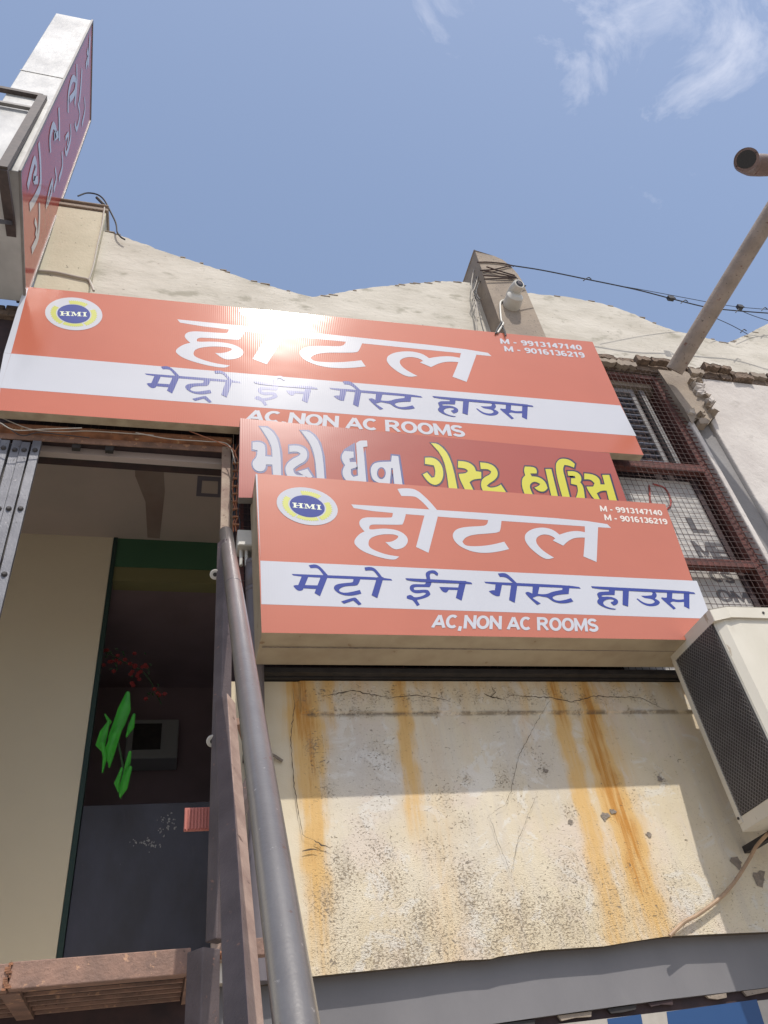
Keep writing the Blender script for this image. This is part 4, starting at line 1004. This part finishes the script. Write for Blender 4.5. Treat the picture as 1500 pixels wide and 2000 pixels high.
GW = [crop(*DD, q) for q in (
 [(150,55),(225,60),(305,180),(312,440),(252,440),(244,345),(195,345),(190,380),(165,400),(120,395),(92,360),(92,320),(125,290),(130,235),(92,228),(92,175),(140,168),(180,185),(190,210),(190,280),(245,285),(240,190)],
 [(375,200),(440,195),(500,220),(518,270),(500,320),(440,350),(405,378),(410,410),(440,430),(500,425),(500,460),(430,475),(370,450),(343,400),(350,345),(400,300),(450,280),(462,262),(440,243),(375,248)],
 [(440,400),(515,378),(555,440),(530,450),(480,425)],
 [(465,85),(545,90),(630,215),(648,480),(590,480),(570,225)],
 [(870,245),(800,240),(775,280),(785,320),(805,350),(780,400),(800,460),(850,485),(970,490),(945,210),(978,205),(975,160),(920,158),(890,180),(900,330),(905,430),(870,440),(848,420),(850,380),(895,365),(890,325),(842,325),(838,300),(872,290)],
 [(1165,275),(1215,280),(1248,500),(1185,500),(1172,372),(1160,372),(1155,440),(1150,490),(1090,492),(1020,470),(1000,400),(1010,350),(1050,325),(1160,322)])]
GY = [crop(*EE, q) for q in (
 [(105,258),(160,255),(210,290),(232,350),(225,410),(190,445),(150,440),(115,410),(90,372),(118,358),(150,395),(170,390),(178,350),(165,310),(105,300)],
 [(145,158),(205,163),(285,265),(330,490),(270,490),(240,262)],
 [(330,280),(395,285),(440,315),(452,350),(488,355),(488,400),(432,405),(408,425),(445,500),(390,500),(340,400),(335,368),(385,365),(398,348),(380,330),(330,325)],
 [(480,290),(540,295),(590,325),(605,375),(580,410),(545,430),(525,450),(550,465),(600,455),(622,440),(655,490),(600,520),(530,515),(490,475),(485,420),(510,390),(550,372),(556,352),(535,335),(485,335)],
 [(785,318),(850,320),(868,345),(865,365),(822,365),(832,385),(880,388),(925,420),(940,465),(920,490),(880,487),(850,462),(880,450),(890,437),(860,420),(832,425),(815,450),(830,490),(850,530),(795,530),(765,460),(765,400),(788,378),(778,345)],
 [(925,335),(965,335),(1015,540),(970,540)],
 [(1035,262),(1090,270),(1125,300),(1120,325),(1080,310),(1055,307),(1042,335),(1060,400),(1095,540),(1045,540),(1005,400),(993,310),(1008,278)],
 [(1075,350),(1130,350),(1165,375),(1172,410),(1162,425),(1185,455),(1195,540),(1130,540),(1150,485),(1140,445),(1100,435),(1100,398),(1130,398),(1125,382),(1080,380)],
 [(1190,365),(1250,370),(1295,400),(1300,440),(1330,440),(1312,375),(1360,375),(1415,560),(1362,560),(1342,482),(1305,482),(1275,500),(1300,550),(1262,550),(1215,480),(1205,455),(1250,455),(1260,432),(1235,405),(1190,405)])]
for i, q in enumerate(GW + GY):
    mt = M['p_white'] if i < len(GW) else M['p_yellow']
    q2 = smooth2(q, 2)
    if i < len(GW): off = offset_poly(q, 3.2)
    else: off = offset_poly(q, 2.8)
    MB().flat([P(a + .8, b + .2, Y2 - .0022 - .0002 * (i % 4)) for a, b in smooth2(off, 1)]).build('letter_outline', M['p_outline'] if i >= len(GW) else M['p_navy'] if 'p_navy' in M else M.setdefault('p_navy', print_mat('navy_print', (.03,.04,.17), .4)), S2)
    MB().flat([P(*p, Y2 - .0034 - .0002 * (i % 4)) for p in q2]).build('letter', mt, S2)
cN = crop(*DD, [(1085, 410)])[0]
MB().flat([P(*p, Y2 - .0044) for p in ellipse(cN, (8.6, 0), (0, 11.5), n=20)]).build('letter_outline', M['p_navy'], S2)
MB().flat([P(*p, Y2 - .0048) for p in ellipse(cN, (6.2, 0), (0, 9), n=20)]).build('letter_hole', M['p_red2'], S2)
# --- lower lit box
Y3 = -.34
S3 = board('hotel_signboard', [(499,925),(1299,985),(1394,1251),(511,1236)], Y3, .25, M['p_red3'], mat('box_metal_beige', (.44,.37,.26), (.36,.29,.20), 7, .65, spots=(14, .66, .05, (.25,.17,.10))),
           'lowest deep box signboard with white Hindi headline above AC,NON AC ROOMS')
patch([(508.5,1095),(1361,1134.5),(1389,1208.5),(510.5,1180)], Y3 - .0019, M['p_white'], S3, 'white_band')
patch([(499.2,926),(502.8,926.3),(511.8,1180),(508.9,1095.5)], Y3 - .0026, M['p_white'], S3, 'white_border')
glyphs(HEAD, ident, Y3 - .0018, M['p_white'], S3)
glyphs(SUB, ident, Y3 - .0024, M['p_blue'], S3)
logo((600,988.7), (59.5,5.3), (5.0,36.7), Y3 - .0022, S3)
text_quad('M - 9913147140', [(1171,987.5),(1292,996.5),(1295,1007),(1173,998.5)], Y3 - .0026, M['p_cream2'] if 'p_cream2' in M else M.setdefault('p_cream2', print_mat('pale_print', (.66,.60,.55), .4)), S3, bold=.026)
text_quad('M - 9016136219', [(1179.5,1004.5),(1302,1013.5),(1305,1024.5),(1181.5,1016)], Y3 - .0026, M['p_cream2'], S3, bold=.026)
text_quad('AC,NON AC ROOMS', [(847,1199.5),(1167,1208.5),(1170.5,1234),(843,1226)], Y3 - .0026, M['p_white'], S3, bold=.026)
# small wrinkles in the flex at the lower left corner
# torn underside seam
m = MB(); a = P(520, 1243, Y3 + .06); 
b0 = P(512,1237,Y3); m.bar((b0[0] + .01, Y3 + .10, b0[2] - .003), (b0[0] + 2.05, Y3 + .10, b0[2] + .008), .003, .004); m.build('bottom_seam', M['chip'], S3)
m = MB(); m.box((.30, -.06, 3.275), (2.55, -.026, 3.298)); m.build('mounting_rail', M['black'], S3)
# brackets holding the boards
for (x, z0) in ((.5, 4.9), (2.0, 4.95)):
    pass
m = MB(); m.box((.6, -.16, 4.25), (.63, -.03, 4.28)); bk = m.build('bracket', M['black'], S2); inst(bk, (1.2, 0, 0))
m = MB(); m.box((.4, -.09, 5.0), (.43, -.03, 5.03)); bk = m.build('bracket', M['black'], S1); inst(bk, (1.6, 0, 0)); inst(bk, (-1.0, 0, 0))

# ------------------------------------------------------------------ projecting board at the left
xL = -.98
cT, cF, cBk, cBt = PX(180,40,xL), PX(38,335,xL), PX(48,590,xL), PX(176,235,xL)
c5 = PX(45, 562, xL)
S4 = thing('projecting_signboard', (xL, -.3, 5.7), 'tall red projecting signboard with galvanised sheet sides at the upper left', 'sign')
th = np.array([-.275, 0, 0])
face = [cF, cBk, cBt, cT]
m = MB(); m.hexa([cF, cBk, cBk + th, cF + th], [cT, cBt, cBt + th, cT + th]); bevel(m.build('sheet_metal_body', M['silver'], S4), .004)
ctr = sum(face) / 4
fq = [p * .985 + ctr * .015 + np.array([.003, 0, 0]) for p in face]
m = MB(); m.flat(fq); m.build('printed_face', print_mat('maroon_flex_print', (.40,.075,.065), .17), S4)
m = MB()
for a, b in ((cF, cT), (cT, cBt), (cBt, cBk), (cBk, cF)): m.bar(a + np.array([.002, 0, 0]), b + np.array([.002, 0, 0]), .014)
m.build('edge_trim', M['alu'], S4)
m = MB()
for k in range(1, 6):
    t = k / 6 + .02 * math.sin(k * 5); a = cF * (1 - t) + cT * t
    if k == 3: m = MB(); m.bar(a + np.array([.004, -.002, 0]), a + np.array([-.279, -.002, .01]), .004, .006); m.build('sheet_seam', M['silver'], S4)
def stroke_x(pts, w, xo=.0055):
    P3 = [PX(a, b, xL + xo) for a, b in pts]; P3 = [np.array(p) for p in smooth_path(P3, 5)]; V = []; n = len(P3)
    for i, q in enumerate(P3):
        t = P3[min(i+1, n-1)] - P3[max(i-1, 0)]; t /= np.linalg.norm(t) + 1e-9; nr = np.array([0, -t[2], t[1]])
        V += [q - nr * w / 2, q + nr * w / 2]
    MB().add(V, [(2*i, 2*i+1, 2*i+3, 2*i+2) for i in range(n-1)]).build('letter', M['p_white'], S4)
for k, (pts, w) in enumerate(((((76,278),(79,320),(79,360),(70,385),(58,405)), .05), (((54,366),(62,330),(68,312),(71,330),(66,350),(74,352)), .045),
               (((115,210),(116,240),(116,275)), .05), (((99,298),(98,270),(104,245),(110,258),(106,268),(114,262)), .045),
               (((160,135),(158,170),(155,200)), .05), (((133,220),(134,185),(141,155),(148,158),(146,180),(136,195)), .045), (((150,125),(150,165),(146,205)), .045),
               (((176,70),(174,100),(172,128)), .06), (((170,98),(172,112),(168,130)), .05),
               (((77,396),(77,430),(74,462),(62,490)), .045), (((68,430),(72,445),(70,462)), .04),
               (((90,406),(96,375),(103,352),(100,380),(92,400)), .03), (((108,328),(110,350),(105,372)), .035), (((121,296),(122,325),(115,352)), .035),
               (((138,242),(138,270),(130,300),(127,290)), .035), (((128,270),(134,262),(132,285)), .03), (((152,200),(156,225),(150,252),(146,240)), .035), (((165,190),(166,215),(160,245)), .035))):
    stroke_x(pts, w, .0055 + .0003 * (k % 4))
# angle iron carrying it
FRM = thing('sign_support_frame', (-1.03, -.4, 5.8), 'dark angle iron frame propping the projecting board at the left edge', 'frame')
e0 = PX(5, 330, -1.04); e1 = P(42, 590, -.02); e2 = PX(84, 190, -1.04)
m = MB(); m.bar(e0, e1, .05, .03); m.build('arm', M['steel_frame'], FRM)
m = MB(); m.bar(e0, e2, .05, .03); m.build('upright', M['steel_frame'], FRM)
e3 = e2 + np.array([-.8, 0, .03]); m = MB(); m.bar(e2, e3, .03); m.build('top_bar', M['steel_frame'], FRM)
m = MB(); m.bar(e2 * .8 + e0 * .2, (e2 * .8 + e0 * .2) + np.array([-.8, 0, .02]), .022); m.build('cross_bar', M['alu'], FRM)
m = MB(); m.bar(PX(-10, 431, -1.04), PX(34, 437, -1.03), .03, .022); m.build('clamp', M['black'], FRM)
# low brick wall beyond the pilaster at the far left
x = -2.4
bw = MB(); bw.box((-2.6, .02, 4.7), (-.99, .2, 5.62)); bw.build('side_wall_core', M['concrete'], B)
for r in range(2):
    x = -2.4 + (.1 if r else 0)
    while x < -1.0:
        wv = min(.2, -.995 - x)
        if wv > .04:
            s = MB(); s.box((x, -.02 - random.uniform(0, .012), 5.622 + r * .058), (x + wv - .008, .18, 5.672 + r * .058 + random.uniform(-.004, .004))); bevel(s.build('brick', M['broken'], B), .005, 1)
        x += .2

# ------------------------------------------------------------------ security camera and its wires
CC = thing('security_camera', P(1000, 590, -.16).tolist(), 'small white security camera on the bare concrete pilaster', 'security camera')
cb_ = Vector(P(1003, 598, -.15)); 
m = MB(); base = Vector((2.235, -.15, cb_.z)); base.x = P(1003, 598, -.2)[0] + .02
m.tube([base, base + Vector((0, -.03, 0)), base + Vector((0, -.085, 0)), base + Vector((0, -.10, 0))], [.066, .066, .06, .04], 24); o = m.build('base_box', M['white_pl'], CC, smooth=True); o.data.set_sharp_from_angle(angle=math.radians(35))
look = Vector((.10, -.8, -.18)).normalized()
lc = base + Vector((.01, -.10, .06))
m = MB(); m.tube([lc - look * .07, lc, lc + look * .05, lc + look * .062], [.04, .047, .044, .038], 24); o = m.build('camera_head', M['white_pl'], CC, smooth=True); o.data.set_sharp_from_angle(angle=math.radians(35))
m = MB(); m.tube([lc + look * .0625, lc + look * .066], [.029, .025], 20); m.build('lens', M['glassy'], CC)
m = MB(); m.tube([lc + look * .0664, lc + look * .068], [.016, .012], 14); m.build('lens_glass', mat('lens_glint', (.10,.08,.08), None, rough=.1), CC)
m = MB(); m.tube(smooth_path([P(a, b, -.16) for a, b in ((990,585),(980,588),(977,596),(979,625),(983,632),(975,645),(972,650))], 5), .007, 8); m.build('lead', M['white_pl'], CC)
m = MB(); m.tube(smooth_path([P(a, b, -.16) for a, b in ((981,628),(972,642),(968,652))], 4), .006, 6); m.tube(smooth_path([P(a, b, -.165) for a, b in ((981,636),(986,648),(988,656))], 4), .006, 6); m.build('lead_tail', M['cable'], CC)
# wires wrapped round the concrete pilaster
WR = thing('wrapped_wires', P(935, 545, -.16).tolist(), 'old wires wound round the concrete pilaster and trailing down its left side', 'wires')
for k, pts in enumerate((((932,512),(955,512),(985,515),(1004,520)), ((938,528),(965,526),(1000,518)), ((942,528),(970,533),(1006,541)), ((944,538),(975,540),(1008,541)), ((946,545),(968,544),(1008,543)), ((950,521),(985,532),(1006,538)))):
    MB().tube(smooth_path([P(a, b, -.158 - .003 * k) for a, b in pts], 5), .0055, 5).build('wire', M['mesh'], WR)
for k, pts in enumerate((((932,512),(925,530),(921,555),(924,580),(929,610),(931,640),(936,650),(945,648)), ((940,526),(930,545),(925,565),(934,600),(940,630),(946,652)), ((936,530),(928,560),(922,575),(930,590),(934,620)), ((945,545),(934,555),(930,575),(938,585),(926,570)))):
    MB().tube(smooth_path([P(a, b, -.06 - .01 * k) for a, b in pts], 6), .004, 5).build('wire', M['cable'] if k % 2 else M['wire_lt'], WR)
MB().tube(smooth_path([P(a, b, -.17) for a, b in ((1008,541),(1013,548),(1017,557),(1027,558),(1016,562),(1008,566))], 5), .004, 5).build('wire', M['cable'], WR)
# overhead cables
def cable(pts, dist0, dist1, r, lab, knots=()):
    n = len(pts); P3 = [PD(a, b, dist0 + (dist1 - dist0) * i / (n - 1)) for i, (a, b) in enumerate(pts)]
    t = thing('overhead_cable', P3[0].tolist(), lab, 'cable')
    path = smooth_path(P3, 6)
    MB().tube(path, r, 6).build('strand', M['cable'], t)
    for kx, ky, big in knots:
        j = min(range(len(path)), key=lambda i: (proj(path[i])[0] - kx) ** 2); c = path[j]
        if big: MB().box(c - Vector((.025, .015, .015)), c + Vector((.025, .015, .018))).build('clip', M['cable'], t)
        m = MB(); m.tube(smooth_path([c + Vector((-.03, 0, -.03)), c, c + Vector((.035, 0, .03)), c + Vector((.05, 0, .01))], 3), .004, 5); m.build('wire_tail', M['cable'], t)
    return t
def proj(p):
    c = RW.T @ (np.array(p) - CP); return (750 + FPX * c[0] / -c[2], 1000 - FPX * c[1] / -c[2])
cable([(1003,519),(1060,528),(1144,545),(1240,565),(1310,583),(1380,600),(1440,607),(1520,613)], 5.95, 7.2, .0052, 'thickest black cable strung from the concrete pilaster off to the right', [(1145,545,0),(1308,583,1),(1438,606,0),(1335,590,0)])
cable([(1180,553),(1260,567),(1340,582),(1430,598),(1520,606)], 6.4, 7.6, .0028, 'thin grey cable running just above the thickest one at the right', [(1442,600,1),(1494,604,0)])
cable([(1390,618),(1430,636),(1470,658),(1520,684)], 7.0, 7.6, .003, 'thin cable sloping down to the right above the parapet dip', [(1452,648,0),(1490,668,0)])
cable([(1440,604),(1475,618),(1520,632)], 7.2, 7.6, .003, 'short thin cable branching down from the black clip at the right edge')
# wires and stub on the left pilaster cap
LWt = thing('roof_wire', P(210, 400, -.03).tolist(), 'thin curled wire springing from the left pilaster cap', 'wire')
MB().tube(smooth_path([P(a, b, -.03) for a, b in ((152,383),(170,377),(190,380),(203,390),(214,410),(226,435),(229,453),(236,463),(244,468))], 6), .006, 6).build('strand', M['cable'], LWt)
MB().tube([P(189, 386, -.035), P(203, 400, -.035)], .011, 7).build('wire_end', M['cable'], LWt)
MB().tube(smooth_path([P(a, b, -.06) for a, b in ((70,528),(110,532),(150,541),(172,546),(178,556),(183,568))], 5), .008, 8).build('conduit', M['wire_lt'], LWt)
MB().tube(smooth_path([P(a, b, -.065) for a, b in ((204,405),(199,440),(190,480),(182,520),(174,545))], 5), .005, 6).build('lead', M['wire_lt'], LWt)

# ------------------------------------------------------------------ vent pipe and elbow at the right
VP = thing('vent_pipe', P(1318, 722, -.1).tolist(), 'flaked brown pipe leaning out from the column head to the upper right', 'pipe')
v0 = Vector(P(1317, 724, -.15)); v1 = Vector(PD(1492, 440, 6.15)); vd = (v1 - v0)
n_ = 24; m = MB(); m.tube([v0 + vd * (t / n_) * 1.5 for t in range(n_ + 1)], .062, 26); o = m.build('pipe', M['pole'], VP, smooth=True); o.data.set_sharp_from_angle(angle=math.radians(40))
EL = thing('elbow_pipe', PD(1470, 320, 5.4).tolist(), 'brown drain pipe with an open upturned elbow at the upper right edge', 'pipe')
ea = Vector(PD(1470, 326, 5.4)); eb = Vector(PD(1700, 330, 5.7)); ed = (eb - ea).normalized()
em = Vector(PD(1452, 305, 5.25)); 
up_ = (Vector(PD(1459, 296, 5.2)) - Vector(PD(1457, 322, 5.4))).normalized()
r = .062
cor = Vector(PD(1457, 322, 5.4))
pth = smooth_path([cor + ed * 1.6, cor + ed * .5, cor + ed * .09, cor + ed * .03 + up_ * .012, cor + up_ * .055, cor + up_ * .09], 5)
m = MB(); m.tube(pth, [r * .96 if (p - cor).length > .12 else r for p in pth], 26, caps=False); o = m.build('pipe', M['brown_pipe'], EL, smooth=True)
m = MB(); e_ = cor + up_ * .09; m.tube([e_ - up_ * .03, e_, e_, e_ - up_ * .05], [r * 1.09, r * 1.09, r * .86, r * .84], 26, caps=True); m.build('socket', M['brown_pipe'], EL, smooth=False)
m = MB(); m.tube([e_ + up_ * .0005, e_ + up_ * .0008], r * .84, 22); m.build('open_end', M['glassy'], EL)

# ------------------------------------------------------------------ outdoor AC
XA = 2.285
AC = thing('outdoor_air_conditioner', (XA + .4, -.38, 2.47), 'cream outdoor air conditioner box with dark mesh side at the right edge', 'air conditioner')
ax1, ya, yf, za, zb2 = XA + .86, -.19, -.56, 2.475, 3.32
m = MB()
ch_ = .09        # chamfered front-left corner
prof = [(XA, ya), (XA, yf + .01), (XA + .0, yf + .0), (XA + .07, yf - .028), (ax1, yf - .028), (ax1, ya)]
body = [(XA + .012, ya - .0), (XA + .012, yf + .02), (XA + .045, yf - .006), (XA + .11, yf - .016), (ax1 - .01, yf - .016), (ax1 - .01, ya)]
m = MB(); m.prism([(a, b, za + .05) for a, b in body][::-1], (0, 0, zb2 - za - .11)); bevel(m.build('casing', M['ac'], AC), .004)
m = MB(); m.prism([(a, b, zb2 - .058) for a, b in prof][::-1], (0, 0, .058)); bevel(m.build('lid', M['ac'], AC, label='cream top lid of the air conditioner'), .006)
m = MB(); m.prism([(a, b, za) for a, b in prof][::-1], (0, 0, .052)); bevel(m.build('base_tray', M['ac'], AC), .006)
# side opening: posts, coil, mesh
m = MB(); m.box((XA - .004, ya - .028, za + .03), (XA + .012, ya + .0, zb2 - .05)); bevel(m.build('corner_post', M['ac'], AC), .003)
m = MB(); m.box((XA + .002, yf + .03, za + .055), (XA + .011, ya - .03, zb2 - .06)); m.build('coil', M['ac_fin'], AC)
m = MB()
sh = .0175; H = zb2 - .06 - (za + .055); Wd = (ya - .03) - (yf + .03)
k = -int(Wd / sh) - 1
y0_, y1_ = yf + .03, ya - .03; z0_, z1_ = za + .055, zb2 - .06
for sgn in (1, -1):
    for i in range(-30, 90):
        # diagonal wires clipped to the rectangle
        c = z0_ + i * sh * 1.25
        pts = []
        for (yy) in (y0_, y1_):
            zz = c + sgn * 1.15 * (yy - y0_); pts.append((yy, zz))
        (ya1, za1), (ya2, za2) = pts
        def clipz(a, b, lim):
            t = (lim - a[1]) / (b[1] - a[1]); return (a[0] + (b[0] - a[0]) * t, lim)
        A, Bp = (ya1, za1), (ya2, za2)
        if max(A[1], Bp[1]) < z0_ or min(A[1], Bp[1]) > z1_: continue
        if A[1] < z0_: A = clipz(A, Bp, z0_)
        if A[1] > z1_: A = clipz(A, Bp, z1_)
        if Bp[1] < z0_: Bp = clipz(A, Bp, z0_)
        if Bp[1] > z1_: Bp = clipz(A, Bp, z1_)
        m.bar((XA - .001 - (.002 if sgn > 0 else 0), A[0], A[1]), (XA - .001 - (.002 if sgn > 0 else 0), Bp[0], Bp[1]), .0022)
m.build('guard_mesh', M['alu'], AC, kind='stuff')
# front face details: raised panel, screws
m = MB(); m.box((XA + .245, yf - .026, za + .12), (ax1 - .06, yf - .0165, zb2 - .12)); bevel(m.build('front_panel', M['ac'], AC), .006)
m = MB(); m.box((XA + .30, yf - .031, za + .12), (ax1 - .1, yf - .0262, zb2 - .155)); bevel(m.build('fan_guard', M['white_pl'], AC), .003)
m = MB(); sc_ = Vector((XA + .25, yf - .029, zb2 - .03)); m.tube([sc_, sc_ + Vector((0, -.003, 0))], .006, 8); s0 = m.build('screw', M['black'], AC); inst(s0, (.035, .0, -.125)); inst(s0, (.25, 0, 0))
m = MB(); bt = Vector((XA + .004, ya - .014, za + .05)); m.tube([bt + Vector((-.008, 0, 0)), bt + Vector((-.012, 0, 0))], .006, 8); m.build('screw', M['black'], AC)
# wall bracket
m = MB(); m.box((XA + .12, yf + .10, za - .03), (XA + .15, .0, za - .002)); bk = m.build('bracket', M['black'], AC); inst(bk, (.5, 0, 0))
# drain hose
HS = MB().tube(smooth_path([P(1500, 1628, -.2), P(1478, 1652, -.12), P(1462, 1680, -.06), P(1435, 1722, -.03), P(1405, 1755, -.02), P(1365, 1785, -.02), P(1335, 1802, -.02), P(1308, 1828, -.015)], 6), .0075, 8).build('drain_hose', M['hose'])
tag(HS, 'thin tan drain hose curving down the wall from the air conditioner', 'hose')

# ------------------------------------------------------------------ blue and pale shop board at the bottom right
SB = thing('shop_board', (2.0, .1, 1.7), 'pale shop board with blue blocks at the bottom right edge', 'sign')
m = MB(); m.box((.3, .06, 1.2), (3.6, .074, 1.925)); m.build('board_sheet', M['pale_print'], SB)
for q in ([(1302,1976),(1478,1952),(1494,2004),(1310,2040)], [(1186,1990),(1252,1981),(1262,2040),(1195,2040)]):
    MB().prism([P(*p, .0585) for p in q], (0, .0012, 0)).build('blue_block', M['blue_print'], SB)

for o in SC.objects:
    if o.type == 'MESH' and not o.data.materials: print('NOMAT', o.name)
SC.cycles.max_bounces = 8
SC.cycles.use_denoising = True
